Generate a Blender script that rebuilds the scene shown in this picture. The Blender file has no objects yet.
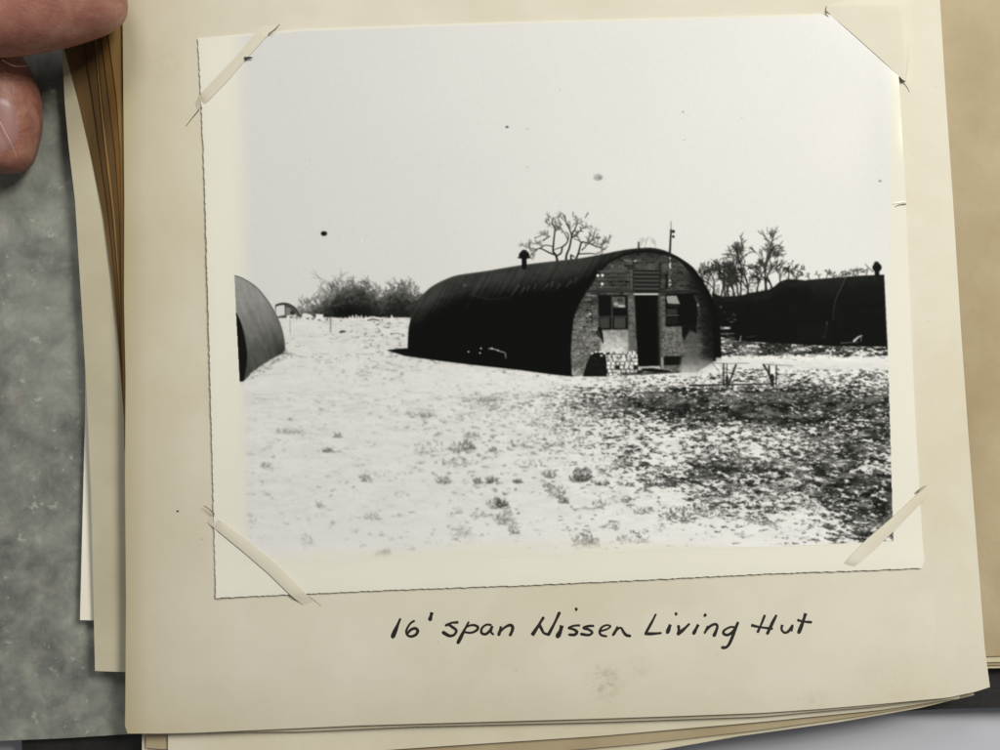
import bpy, bmesh, math, random
import numpy as np
from mathutils import Vector

# ---------------------------------------------------------------- camera, light, exposure
scene = bpy.context.scene
COL = scene.collection
H = 0.330            # camera height over the album page (m)
S = 0.0003           # one picture unit on the page = 0.3 mm

def P(px, py, z=0.0):
    """a place on the table top, given in 0.3 mm units of the page grid, at height z"""
    k = S * (H - z) / H
    return Vector(((px - 500) * k, (375 - py) * k, z))

cam_d = bpy.data.cameras.new('camera'); cam = bpy.data.objects.new('camera', cam_d); COL.objects.link(cam)
cam.location = (0, 0, H); cam.rotation_euler = (0, 0, 0)
cam_d.sensor_width = 36; cam_d.lens = 36 * H / (1000 * S); cam_d.clip_start = 0.005; cam_d.clip_end = 50
cam_d.dof.use_dof = True; cam_d.dof.focus_distance = H; cam_d.dof.aperture_fstop = cam_d.lens / 4.5
scene.camera = cam

world = bpy.data.worlds.new('World'); scene.world = world; world.use_nodes = True
bg = world.node_tree.nodes['Background']; bg.inputs[0].default_value = (0.99, 0.99, 0.98, 1); bg.inputs[1].default_value = 0.17

def area(name, loc, target, sx, sy, power, col):
    d = bpy.data.lights.new(name, 'AREA'); d.shape = 'RECTANGLE'; d.size = sx; d.size_y = sy; d.energy = power; d.color = col
    o = bpy.data.objects.new(name, d); COL.objects.link(o); o.location = loc
    o.rotation_euler = (Vector(target) - Vector(loc)).to_track_quat('-Z', 'Y').to_euler(); return o
area('window_light', (0.50, 0.43, 0.80), (0.05, -0.02, 0), 0.28, 0.28, 9.1, (1.0, 0.99, 0.955))
area('ceiling_light', (0.302, 0.222, 0.62), (0.11, 0.08, 0), 0.012, 0.045, 0.36, (1.0, 0.84, 0.46))
area('ceiling_panel', (-0.10, 0.95, 1.15), (0.0, 0.0, 0), 0.45, 0.35, 5.6, (1.0, 0.98, 0.96))

vs = scene.view_settings
scene.display_settings.display_device = 'sRGB'
vs.view_transform = 'Standard'; vs.look = 'None'; vs.exposure = 0; vs.gamma = 1; vs.use_curve_mapping = False
scene.render.resolution_x = 1024; scene.render.resolution_y = 768
# ---------------------------------------------------------------- the printed picture
# The photograph mounted in the album is itself flat.  Its tones are worked out here with
# plain arithmetic (polygons, strokes, noise) on a fine lattice in units of 0.3 mm, and each
# printed thing becomes its own piece of that lattice further down.
STEP = 0.6
GX0, GX1, GY0, GY1 = 196.0, 932.0, 4.0, 604.0
NX = int((GX1 - GX0) / STEP) + 1
NY = int((GY1 - GY0) / STEP) + 1
XX, YY = np.meshgrid(GX0 + STEP * np.arange(NX), GY0 + STEP * np.arange(NY))
PR = np.random.RandomState(7)

def vnoise(x, y, seed):
    xi = np.floor(x).astype(np.int64); yi = np.floor(y).astype(np.int64)
    fx = x - xi; fy = y - yi
    fx = fx * fx * (3 - 2 * fx); fy = fy * fy * (3 - 2 * fy)
    def h(a, b):
        n = (a * 374761393 + b * 668265263 + seed * 1274126177) & 0xffffffff
        n = ((n ^ (n >> 13)) * 1103515245) & 0xffffffff
        n = ((n ^ (n >> 15)) * 2246822519) & 0xffffffff
        return ((n ^ (n >> 16)) & 0xffff) / 65535.0
    return (h(xi, yi) * (1 - fx) + h(xi + 1, yi) * fx) * (1 - fy) + (h(xi, yi + 1) * (1 - fx) + h(xi + 1, yi + 1) * fx) * fy

def fbm(x, y, seed, octs=4, gain=0.5):
    s = 0; a = 1.0; t = 0
    for k in range(octs):
        s = s + a * vnoise(x * 2 ** k + 17.3 * k, y * 2 ** k + 9.1 * k, seed + k * 31); t += a; a *= gain
    return s / t

def sstep(a, b, x):
    t = np.clip((x - a) / (b - a), 0, 1); return t * t * (3 - 2 * t)

def interp(x, pts):
    p = np.array(pts, float); return np.interp(x, p[:, 0], p[:, 1])

G = np.zeros((NY, NX)); ID = np.zeros((NY, NX), np.int32)
NAMES = ['white_border']
def rid(name):
    NAMES.append(name); return len(NAMES) - 1

def win(x0, y0, x1, y1):
    i0 = max(0, int((y0 - GY0) / STEP) - 2); i1 = min(NY, int((y1 - GY0) / STEP) + 4)
    j0 = max(0, int((x0 - GX0) / STEP) - 2); j1 = min(NX, int((x1 - GX0) / STEP) + 4)
    return slice(i0, i1), slice(j0, j1)

def inside(x, y, pts):
    c = np.zeros(x.shape, bool); n = len(pts)
    for k in range(n):
        x0, y0 = pts[k]; x1, y1 = pts[(k + 1) % n]
        if y0 == y1: continue
        c ^= ((y0 > y) != (y1 > y)) & (x < (x1 - x0) * (y - y0) / (y1 - y0) + x0)
    return c

def polym(pts, soft=0.35):
    xs = [p[0] for p in pts]; ys = [p[1] for p in pts]
    w = win(min(xs) - 1, min(ys) - 1, max(xs) + 1, max(ys) + 1)
    x = XX[w]; y = YY[w]; m = np.zeros(x.shape)
    for dx in (-soft, 0, soft):
        for dy in (-soft, 0, soft):
            m += inside(x + dx, y + dy, pts)
    return w, m / 9.0

def put(w, m, tone, r=None):
    G[w] = G[w] * (1 - m) + tone * m
    if r is not None:
        ID[w] = np.where(m > 0.5, r, ID[w])

def fill(pts, tone, r=None, soft=0.35, alpha=1.0):
    w, m = polym(pts, soft)
    t = tone(XX[w], YY[w]) if callable(tone) else tone
    put(w, m * alpha, t, r)

def stroke(pts, w0, w1, tone, r=None, soft=0.45, alpha=1.0):
    xs = [p[0] for p in pts]; ys = [p[1] for p in pts]; pad = max(w0, w1) + 1.5
    w = win(min(xs) - pad, min(ys) - pad, max(xs) + pad, max(ys) + pad)
    x = XX[w]; y = YY[w]; m = np.zeros(x.shape); n = len(pts) - 1
    for k in range(n):
        ax, ay = pts[k]; bx, by = pts[k + 1]; dx = bx - ax; dy = by - ay; L = dx * dx + dy * dy + 1e-9
        t = np.clip(((x - ax) * dx + (y - ay) * dy) / L, 0, 1)
        d = np.hypot(x - ax - t * dx, y - ay - t * dy)
        hw = 0.5 * (w0 + (w1 - w0) * (k + t) / n)
        m = np.maximum(m, np.clip((hw - d) / (2 * soft) + 0.5, 0, 1))
    t = tone(x, y) if callable(tone) else tone
    put(w, m * alpha, t, r)

def blob(cx, cy, rx, ry, tone, alpha=1.0, r=None, hard=0.3):
    w = win(cx - rx * 1.3 - 1, cy - ry * 1.3 - 1, cx + rx * 1.3 + 1, cy + ry * 1.3 + 1)
    d = np.hypot((XX[w] - cx) / rx, (YY[w] - cy) / ry)
    put(w, sstep(1 + hard, 1 - hard, d) * alpha, tone, r)

def smooth(pts, n=6):
    p = np.array(pts, float); out = []
    for k in range(len(p) - 1):
        a = p[max(k - 1, 0)]; b = p[k]; c = p[k + 1]; d = p[min(k + 2, len(p) - 1)]
        for i in range(n):
            t = i / n
            out.append(tuple(0.5 * ((2 * b) + (c - a) * t + (2 * a - 5 * b + 4 * c - d) * t * t + (3 * b - a - 3 * c + d) * t ** 3)))
    out.append(tuple(p[-1])); return out

def twigs(x, y, ang, length, w, r, tone, depth, spread=0.55, bend=0.25, lim=None):
    """a bare branch that wanders and forks"""
    pts = [(x, y)]; a = ang; n = 4
    for k in range(n):
        a += PR.uniform(-bend, bend); x += math.cos(a) * length / n; y -= math.sin(a) * length / n
        pts.append((x, y))
    stroke(pts, w, w * 0.65, tone, r, soft=0.4, alpha=1.0 if w > 0.7 else 0.75)
    if depth > 0:
        for k in range(PR.randint(2, 4)):
            q = pts[PR.randint(2, n + 1)]
            twigs(q[0], q[1], a + PR.uniform(-spread, spread) * 1.5, length * PR.uniform(0.5, 0.8), max(w * 0.62, 0.42), r, tone, depth - 1, spread, bend)

# ---- sky
R_SKY = rid('cloudless_sky')
IMG = [(229, 37.2), (300, 31), (500, 24), (700, 19), (830, 15.4), (892, 14.4), (888, 347), (893.5, 541), (780, 546.5), (600, 553), (420, 560), (244, 567), (240, 400), (234, 275)]
G[:] = 214
fill(IMG, lambda x, y: 208 + 9 * sstep(230, 800, x) + 3 * (fbm(x / 90, y / 90, 3) - .5) - 2 * sstep(60, 260, y) * 0, R_SKY, soft=0.5)
GRAIN = fbm(XX / 1.3, YY / 1.3, 11, 2)

# ---- ground
R_GR = rid('snowy_field')
hor = [(229, 318), (290, 317), (330, 318.5), (408, 319), (560, 330), (720, 333), (886.9, 333)]
GP = hor + [(888, 347), (893.5, 541), (780, 546.5), (600, 553), (420, 560), (244, 567), (240, 400), (236, 318)]
def density(x, y, big):
    d = 0.055 + 0.045 * sstep(420, 560, x)
    d += 0.10 * np.exp(-((y - 402) / 9) ** 2) * sstep(240, 300, x)
    d += 0.13 * np.exp(-((x - 480) / 90) ** 2 - ((y - 425) / 34) ** 2)
    d += 0.16 * sstep(520, 600, x) * sstep(380, 392, y) * (1 - sstep(430, 520, y))
    d -= 0.2 * np.exp(-((y - 385 + (x - 430) * .03) / 7) ** 2) * (1 - sstep(560, 600, x))
    d += 0.10 * sstep(250, 420, x) * np.exp(-((y - 362) / 10) ** 2)
    edge = 596 + (y - 385) * 0.55 + 26 * (fbm(x / 30, y / 12, 8, 3) - .5)
    d += 0.30 * sstep(-70, 90, x - edge) * sstep(376, 392, y)
    d += 0.50 * np.exp(-(np.clip(np.abs(x - 735) - 60, 0, 999) / 75) ** 2 - ((y - 404 - 0.02 * (x - 735)) / 19) ** 2) * sstep(380, 388, y)
    d += 0.26 * sstep(745, 900, x + (y - 440) * 0.15) * sstep(384, 440, y)
    d += 0.10 * np.exp(-((y - 500) / 34) ** 2) * sstep(640, 720, x)
    d += 0.16 * np.exp(-((y - 478 - (x - 740) * .08) / 13) ** 2) * sstep(600, 700, x)
    d -= 0.16 * np.exp(-((y - 438) / 14) ** 2) * sstep(600, 660, x) * (1 - sstep(760, 830, x)) 
    d -= 0.34 * sstep(480, 545, y) * (1 - sstep(790, 880, x))
    d += 0.16 * np.exp(-((x - 850) / 55) ** 2 - ((y - 525) / 20) ** 2)
    d -= 0.22 * np.exp(-((x - 812) / 35) ** 2 - ((y - 522) / 16) ** 2)
    # strips by the right-hand huts
    r = sstep(715, 728, x)
    d += r * 0.62 * sstep(336, 342, y) * (1 - sstep(354, 358, y + 3 * (big - .5)))
    d += r * 0.20 * sstep(366, 370, y) * (1 - sstep(380, 390, y)) 
    d -= r * 0.25 * np.exp(-((y - 362) / 4) ** 2)
    d += 0.22 * sstep(625, 650, x) * np.exp(-((y - 378) / 4.5) ** 2) 
    return np.clip(d, 0, 1.0)
def ground(x, y):
    wv = 1.5 * (fbm(x / 22, y / 14, 5, 3) - .5)
    k = sstep(350, 530, y)
    n = fbm(x / 4.2 + wv, y / 1.45 + wv, 21, 4, 0.6) * (1 - k) + fbm(x / 7.5 + wv, y / 3.0 - x * .03 + wv, 25, 5, 0.6) * k
    n = 0.5 + (n - .5) * (1.05 + .55 * k * (1 - k) * 2)
    n = n + 0.22 * (vnoise(x / 1.7, y / 1.1, 27) - .5)
    big = fbm(x / 42, y / 15, 33, 3)
    n = n + 0.28 * (big - .5)
    # how much bare grass shows through the snow
    d = density(x, y, big)
    th = 0.765 - 0.46 * d
    cov = sstep(th - 0.12, th + 0.10, n)
    dark = 20 + 70 * sstep(.35, .7, fbm(x / 16, y / 5, 79, 4)) + 80 * vnoise(x / 1.2, y / .85, 77) * (1 - 0.45 * sstep(.45, .95, d)) - 16 * sstep(.4, .9, d)
    dark = dark + 62 * (1 - sstep(0.12, 0.38, d))
    dark = dark + 32 * (1 - sstep(255, 430, x))
    fine = vnoise(x / 0.9, y / 2.0, 88)
    dark = dark + 14 * (fine - .5)
    snow = 220 + 12 * sstep(330, 700, x) - 12 * fbm(x / 30, y / 9, 41, 3) - 9 * sstep(.3, .9, d) - 6 * (1 - sstep(235, 262, x))
    haze = 0.14 * sstep(0.48, 0.56, fbm(x / 9, y / 2.4, 61, 4)) * (1 - sstep(480, 560, y)) * (0.6 + 0.4 * sstep(392, 400, y))
    snow = snow * (1 - haze) + 150 * haze
    g = snow * (1 - cov) + dark * cov
    return g
fill(GP, ground, R_GR, soft=0.5)

def dens1(px, py):
    a = np.array([px]); b = np.array([py]); return float(density(a, b, fbm(a / 42, b / 15, 33, 3))[0])
for k in range(9500):
    px = PR.uniform(244, 889); py = 356 + 190 * PR.rand() ** 1.25
    if px < 715 and py < 372: continue
    d = dens1(px, py); sc = 0.8 + 1.1 * (py - 350) / 190
    if py > 545 + (780 - px) * .035: continue
    if px < 480 and PR.rand() < .45: continue
    if PR.rand() < d * 1.1 and PR.rand() > .25:
        ln = PR.uniform(.8, 3.6) * sc; sl = PR.uniform(-.5, .6); tt = PR.uniform(8, 70) if d > .25 else PR.uniform(60, 150) + 40 * (px < 400)
        q = [(px, py), (px + ln * .5, py + sl * ln * .5), (px + ln, py + sl * ln * PR.uniform(-.6, 1))]
        stroke(q, 1.25 * sc ** .5, .5, tt, None, alpha=.8)
    elif d > .3 and PR.rand() < .55:
        ln = PR.uniform(.8, 3.2) * sc; stroke([(px, py), (px + ln * .5, py + PR.uniform(-.5, .4)), (px + ln, py + PR.uniform(-.5, .5))], 1.0 * sc ** .5, .4, PR.uniform(170, 235), None, alpha=.8)
for k in range(240):
    px = PR.uniform(244, 600); py = PR.uniform(391, 450); ln = PR.uniform(5, 20)
    if PR.rand() < np.exp(-((py - 402) / 14) ** 2) + .15: stroke([(px, py), (px + ln * .5, py + PR.uniform(-.8, .8)), (px + ln, py + PR.uniform(-.8, .8))], 1.0, .5, PR.uniform(120, 185), None, alpha=.5)
# ---- far hedge of bare bushes on the left
R_HEDGE = rid('bare_hedge')
HT = [(290, 307), (298, 305), (306, 304), (314, 302.5), (322, 299), (330, 294), (336, 289), (343, 285.5), (352, 284), (362, 284), (370, 287), (377, 292), (383, 293), (390, 288), (398, 286), (405, 287), (412, 292), (424, 294)]
w = win(288, 276, 426, 322)
x = XX[w]; y = YY[w]
top = interp(x, HT) + 13 * (fbm(x / 3.4, y / 3.4, 51, 5, .62) - .5)
dd = y - top
m = sstep(-2.0, 3.5, dd + 5 * (vnoise(x / 1.1, y / 1.4, 52) - .5)) * (1 - sstep(317.5, 319.2, y + 1.5 * vnoise(x / 3, y, 4)))
t = 104 - 54 * sstep(0, 14, dd) - 24 * sstep(12, 26, dd) + 64 * (fbm(x / 2.2, y / 2.2, 53, 3) - .5) * (1 - sstep(16, 26, dd))
t = t + 40 * (1 - sstep(300, 330, x))
t = t - 16 * np.exp(-((x - 345) / 20) ** 2 - ((y - 312) / 5) ** 2)
put(w, m, t, R_HEDGE)
for bx, by, ln in ((310, 304, 12), (316, 302, 10), (336, 296, 17), (339, 293, 12), (347, 289, 8), (357, 288, 8), (366, 289, 7), (392, 292, 8), (399, 290, 9), (407, 291, 8), (325, 301, 8), (411, 293, 6)):
    twigs(bx, by, math.pi / 2 + PR.uniform(-.25, .25), ln, 0.8, R_HEDGE, 118, 2, 0.5)
for k in range(70):
    bx = PR.uniform(300, 415); by = float(interp(bx, HT)) + PR.uniform(1, 5)
    twigs(bx, by, math.pi / 2 + PR.uniform(-.5, .5), PR.uniform(3, 7.5), .7, R_HEDGE, PR.uniform(70, 125), 2, .5)
# ---- distant hut, pale posts
R_FAR = rid('distant_hut')
fill([(275, 306), (280, 304), (285, 303.5), (291, 306), (296, 311), (298, 318), (276, 318)], 66, R_FAR)
fill([(276, 306.5), (280, 305.3), (284.5, 305), (285, 315), (276, 317)], 205, R_FAR)
fill([(286, 307), (290, 308), (293, 313), (293, 317), (286, 317)], 120, R_FAR)
fill([(290, 311), (294, 312), (295, 317), (291, 317)], 40, R_FAR)
stroke(smooth([(276, 305.2), (280, 303.8), (285, 303.4), (290, 304.8), (295, 308.6), (298.5, 314), (299.5, 318)]), 1.3, 1.3, 32, R_FAR)
R_TENT = rid('pale_markers')
for k in range(30):
    px = PR.uniform(286, 328); hh = PR.uniform(1.6, 4.6); py = 313.5 + (px - 286) * .09 + PR.uniform(0, 3)
    fill([(px, py), (px + PR.uniform(.8, 3.2), py), (px + 2, py + hh), (px, py + hh)], PR.uniform(185, 228), R_TENT)
fill([(316, 314), (323.5, 314.5), (323, 319), (316, 318.6)], 222, R_TENT)
fill([(302, 314), (305, 313), (312, 315), (312, 318), (302, 317.5)], 214, R_TENT)
for px in (349, 352, 355.5, 358, 361, 365, 391):
    fill([(px, 318.2 - PR.uniform(1, 3.6)), (px + 1.5, 318 - PR.uniform(1, 3.6)), (px + 1.7, 320), (px, 320)], 222, R_TENT)
stroke(smooth([(366, 320), (368, 318), (373, 317), (379, 318.6)]), 1.6, 1.3, 224, R_TENT)
stroke([(368, 320.3), (374, 319.4), (379, 320.3)], 1.1, 1.0, 70, R_TENT)
for px, py in ((292, 317), (297, 318), (308, 318.6), (313, 318.8), (319, 320), (327, 319.6), (340, 317), (343, 318), (341, 320.5), (382, 320)):
    blob(px, py, PR.uniform(.7, 1.6), .8, 70, .8)
stroke([(330.5, 318), (330.8, 332)], 0.9, 0.8, 90, None)
stroke([(290, 320), (290.3, 334)], 0.7, 0.6, 150, None)
blob(343, 331.5, 3.0, 1.1, 70, .95); blob(341, 332.3, 2, .8, 60, .9)
stroke([(320, 321), (333, 324)], .8, .6, 150, None, alpha=.7)
for k in range(26):
    px = PR.uniform(320, 400); py = PR.uniform(320, 345); stroke([(px, py), (px + PR.uniform(2, 9), py + PR.uniform(-.3, .5))], .7, .5, PR.uniform(150, 185), None, alpha=.6)
for k in range(60):
    px = PR.uniform(290, 640); py = 352 + (px - 290) * 0.045 + PR.uniform(-2, 18); stroke([(px, py), (px + PR.uniform(1.5, 8), py + PR.uniform(-.4, .8))], .8, .5, PR.uniform(90, 175), None, alpha=.65)

# ---- hut cut off by the left edge
R_LH = rid('barrel_hut_roof_left'); R_LE = rid('barrel_hut_end_left')
LH = smooth([(234, 275), (241, 277.5), (249, 282), (257, 288), (264, 296), (270, 304.5), (276, 315), (281, 327), (284, 340), (285, 351)]) + [(280, 355), (270, 360), (258, 368), (250, 375), (244, 381), (239.5, 381.5), (236, 320)]
def lhut(x, y):
    t = interp(y, [(275, 142), (300, 136), (330, 112), (350, 78), (378, 70)])
    t = t - 26 * sstep(262, 286, x) + 18 * (fbm(x / 5, y / 6, 71, 4) - .5) + 12 * (vnoise((x - y * .35) / 3.0, y / 16, 72) - .5) * 1.5
    return t
fill(LH, lhut, R_LH)
stroke(smooth([(234, 275), (241, 277.5), (249, 282), (257, 288), (264, 296), (270, 304.5), (276, 315), (281, 327), (284, 340), (285, 351)]), 1.0, 1.2, 88, R_LH)
fill([(235.3, 311)] + smooth([(235.3, 311), (240, 320), (244, 333), (246.5, 348), (247, 360), (245.5, 372), (243.5, 381.5)]) + [(239.6, 381.5)], 14, R_LE)
for k in range(160):
    px = PR.uniform(250, 288); py = 378 - (px - 246) * 0.62 + PR.uniform(-3, 5.5); t = PR.choice([60, 110, 150, 218, 222]); stroke([(px, py), (px + PR.uniform(.6, 2.5), py - PR.uniform(0, 1.4))], .9, .5, t, None, alpha=.8)
stroke([(247, 379), (260, 374.5), (284, 374)], 1.0, .5, 120, None, alpha=.6)

# ---- trees behind the hut
R_T1 = rid('bare_tree_behind_roof')
for p, a, b in (
    ([(557.5, 262), (556.5, 257), (555, 254), (553, 251), (553.4, 245), (554, 238), (555, 229), (553.2, 225), (552, 221), (553.5, 218)], 2.3, .8),
    ([(554, 254.5), (549, 252.5), (545, 250.5), (540, 248.3), (536, 249.5), (532, 248)], 1.5, .8),
    ([(540, 248.5), (543, 246), (547, 245.2), (552.5, 246.5)], .9, .9), ([(536, 249.8), (532, 254), (529, 258)], .8, .5), ([(530.5, 249.5), (529, 243)], .9, .6),
    ([(556, 256), (561, 253), (562.5, 247), (566, 244), (568, 240), (568.5, 235), (566, 232)], 1.7, .8), ([(562, 247), (556, 249), (554, 250)], .9, .7),
    ([(566, 261), (566.5, 255), (569, 249), (570.5, 243), (571.5, 238), (575, 236), (578, 232), (581, 230.5), (580, 227)], 2.1, 1.0),
    ([(571.5, 237), (572, 234), (575, 229), (577.4, 222)], 1.7, .9), ([(571.5, 235), (569, 228), (566.5, 224), (565, 218), (563, 214)], 1.2, .6),
    ([(568, 240), (565, 234), (562, 230), (562, 233)], .9, .5), ([(581, 231), (583, 231.5)], .9, .6),
    ([(575, 261), (578.5, 253), (580, 247), (582, 242), (588, 243), (592, 240), (595, 232)], 2.0, .7), ([(582, 243), (578, 240), (574, 239)], 1.0, .6),
    ([(588, 243), (593, 245), (597, 247), (602, 246), (603, 239)], 1.2, .6), ([(579, 254), (590, 253.5), (597, 254)], 1.2, .7), ([(582, 250), (586, 246), (585, 244)], 1.1, .6),
    ([(571, 259), (571, 255), (574, 257)], 1.8, 1.2), ([(548.6, 220), (549, 215)], .7, .5), ([(573, 212), (573, 217)], .6, .5), ([(588, 213), (585, 218)], .9, .5), ([(562, 213), (558, 218), (562, 225)], .7, .6),
    ([(543, 240.5), (550, 236)], 1.2, .8), ([(547, 222), (545, 221), (548, 219.5)], .6, .5), ([(590, 236), (589.5, 233)], .9, .6), ([(600, 248), (606, 249.5)], .9, .5), ([(535, 238), (543, 235)], .6, .4), ([(557, 228), (560, 227), (561, 224)], .7, .5)):
    stroke(smooth(p, 3), a * .92, b * .8, 16, R_T1, soft=.35)
for q in ((553, 225, 2.2), (554, 232, 1.2), (530, 249, 2.6), (543, 247, 2.2), (566, 222, 1.9), (570, 230, 1.7), (577, 225, 1.2), (581, 229, .9), (592, 240, .9), (595, 246, .2), (602, 245, .4), (562, 229, 2.0), (588, 243, .8), (580, 240, 1.7), (597, 253, .1), (586, 246, .9), (537, 250, 3.8), (549, 237, 2.6)):
    for k in range(3): twigs(q[0], q[1], q[2] + PR.uniform(-.6, .6), PR.uniform(3.5, 7.5), .55, R_T1, 78, 2, .6)
R_T2 = rid('bare_trees_by_pole')
for q in ((640, 249), (644, 250), (655, 249)): twigs(q[0], q[1], 1.57 + PR.uniform(-.3, .3), 8, .6, R_T2, 150, 2)
stroke([(638.6, 249), (638.6, 242.5)], 1.7, 1.3, 30, R_T2)

TR = []
for (bx, by, ln, nm) in ((700, 288, 20, 0), (706, 292, 22, 0), (713, 296, 26, 0), (721, 298, 30, 0), (728, 298, 30, 0), (735, 298, 34, 1), (740, 298, 50, 1), (748, 298, 34, 1), (756, 296, 28, 1), (765, 294, 47, 2), (772, 290, 26, 2), (780, 284, 17, 2), (788, 283, 17, 2), (797, 283, 16, 2)):
    if len(TR) <= nm: TR.append(rid('bare_tree_right_%d' % nm))
    for rep_ in range(1 + (ln > 28)): twigs(bx + rep_ * PR.uniform(-3, 3), by, math.pi / 2 + PR.uniform(-.16, .16), ln * (.54 - .14 * rep_), 1.6 if ln > 25 else 1.1, TR[nm], 20 + 18 * rep_, 5 if ln > 20 else 4, .5, .2)
twigs(738, 270, 1.7, 14, 1.0, TR[1], 30, 4, .45); twigs(766, 266, 1.3, 15, 1.1, TR[2], 30, 4, .4)
for (cx, cy, ln) in ((710, 262, 6), (728, 258, 8), (741, 243, 6), (757, 262, 6), (767, 243, 6), (785, 270, 5), (795, 271, 4)):
    for k in range(3): twigs(cx + PR.uniform(-7, 7), cy + PR.uniform(4, 14), 1.57 + PR.uniform(-.6, .6), ln, .6, TR[0], 70, 2, .6)
w = win(690, 262, 800, 300); x = XX[w]; y = YY[w]
m = sstep(.46, .62, fbm(x / 1.3, y / 1.6, 91, 3)) * sstep(0, 16, y - interp(x, [(690, 262), (700, 266), (720, 271), (745, 272), (760, 282), (775, 280), (785, 276), (800, 276)])) * sstep(690, 696, x)
put(w, m * .55, 58, TR[0])
R_BUSH = rid('bare_bush_right')
for q in ((820, 280), (826, 279), (832, 279), (835, 279), (838, 279), (841, 278), (848, 277), (855, 276), (845, 278), (852, 277), (858, 276), (866, 276), (810, 281)): twigs(q[0], q[1], 1.57 + PR.uniform(-.5, .5), 4.6, .8, R_BUSH, 70, 3, .6)

stroke([(873, 272), (868, 267), (865, 264)], .9, .5, 70, R_BUSH)

# ---- right-hand dark huts
R_RB = rid('dark_hut_right_far'); R_RA = rid('dark_hut_right_near'); R_RC = rid('chimney_right')
RB = [(712, 292), (722, 297), (740, 295.6), (752, 292.5), (769, 289.6), (775, 286), (780, 281.5), (787, 279.2), (795, 279.2), (805, 280.4), (822, 279), (845, 277), (846, 345.5), (829, 346), (786, 343.6), (738, 341), (716, 336)]
def rhut(x, y): return 8 + 6 * fbm(x / 7, y / 7, 95, 4) + 20 * np.exp(-((y - interp(x, [(720, 300), (769, 294), (783, 283.5), (805, 284), (846, 281)])) / 5) ** 2) * fbm(x / 9, y / 3, 96, 3) + 5 * (1 - sstep(279, 296, y + 4 * np.sin(x / 30)))
fill(RB, rhut, R_RB)
fill([(806, 280.3), (822, 279), (845, 277), (839, 289), (834, 306), (832, 312), (815, 297)], lambda x, y: 27 + 8 * (fbm(x / 4, y / 4, 3) - .5) - 17 * sstep(280, 304, y), R_RB, soft=.8)
fill(smooth([(846, 276.8), (841, 288), (836, 304), (833, 325), (832, 346)]) + [(887.5, 347), (884.2, 274.7), (860, 275.6)], lambda x, y: 12 + 8 * (fbm(x / 6, y / 6, 5) - .5) + 24 * (1 - sstep(276, 296, y + (x - 850) * .12)) * fbm(x / 5, y / 9, 97, 3), R_RA)
stroke(smooth([(845.5, 278), (842, 286), (838, 294), (834.5, 304), (833, 320)]), 1.0, .5, 78, R_RA, alpha=.8)
stroke(smooth([(827, 322), (826, 332), (824, 338)]), 1.2, .8, 80, R_RB, alpha=.85); blob(823.5, 336.5, 2, 1.2, 95, .7)
fill([(795, 326), (832, 325), (832, 340), (797, 340)], 15, R_RB, alpha=.7)
stroke([(854, 341), (858.5, 337), (862, 335.5)], 2.3, .9, 190, R_RA); stroke([(861, 335.5), (861, 341)], .8, .6, 140, R_RA); stroke([(841, 343), (858, 342)], .6, .4, 130, R_RA)
stroke([(740, 341), (741, 336)], 1.2, .8, 150, R_RB)
stroke([(719.5, 328), (729.5, 328)], 2.2, 2.0, 200, R_RB); stroke([(719, 334), (734, 333.5)], 1.6, 1.0, 92, R_RB); stroke([(719, 340), (735, 338)], 2.0, 1.0, 84, R_RB)
stroke([(747, 337), (756, 336)], .7, .7, 62, R_RB); blob(721, 307, 1.4, 1.4, 70, .8)
for k in range(30):
    px = PR.uniform(716, 736); py = PR.uniform(312, 338); blob(px, py, PR.uniform(.7, 2.2), .8, PR.uniform(40, 85), .5)
stroke([(877, 275), (877, 269)], 4.6, 4.4, 12, R_RC); blob(877, 267.5, 4.6, 4.4, 12, 1, R_RC, .15); blob(876.5, 263.6, 2.6, 2.2, 20, .9, R_RC, .2)

# ---- the main hut
R_ROOF = rid('main_roof'); R_WALL = rid('main_end_wall'); R_CH = rid('main_chimney'); R_DOOR = rid('main_door')
R_WL = rid('main_window_left'); R_WR = rid('main_window_right'); R_VENT = rid('main_vent'); R_POLE = rid('main_pole')
R_BLK = rid('stacked_blocks'); R_BIN = rid('dark_heap'); R_SHD = rid('hut_shadow')
fill([(386.5, 350.2), (397, 348.8), (410, 348), (470, 358), (471, 364.6), (440, 361), (405, 356)], 12, R_SHD)
ROOF = smooth([(407.6, 352), (408, 338), (409, 327), (412.7, 311), (419, 299), (428, 289.5), (436, 284), (445, 279.6), (456, 275.6), (472, 273), (489, 270.6), (521, 265.2), (552, 261.4), (580, 258.2), (603, 254.0), (620, 250.6), (634, 248.6), (651, 247.8), (663, 250), (674, 254.8), (684, 260.5), (693, 267.4), (700, 276.5), (706, 286), (712, 297), (716, 308), (719.5, 322), (721, 340), (721.5, 361)]) + [(714, 361.5), (700, 362), (572, 376.5), (552, 374.5), (519, 370), (471, 364.8), (440, 360), (420, 355)]
def roof(x, y):
    # the lit top of the barrel and the black flank
    ridge = interp(x, [(407, 300), (430, 288), (456, 276), (489, 271), (521, 265), (580, 258), (620, 250), (650, 248), (720, 248)])
    d = (y - ridge)
    t = 50 - 42 * sstep(7, 32, d) 
    s = vnoise((x + 0.55 * y) / 2.0, y / 60, 101)
    t = t + 20 * (s - .5) * (1 - sstep(20, 36, d)) + 16 * (fbm(x / 9, y / 5, 103, 4) - .5) * (1 - sstep(24, 40, d))
    t = t - 20 * sstep(586, 606, x + (y - 260) * .5)
    return np.clip(t, 8, 90)
fill(ROOF, roof, R_ROOF)
stroke(smooth([(420, 298.5), (436, 285.2), (456, 277), (489, 272), (521, 266.6), (552, 262.6), (580, 259.6)]), 1.3, 1.3, 66, R_ROOF, alpha=.55)
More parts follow.
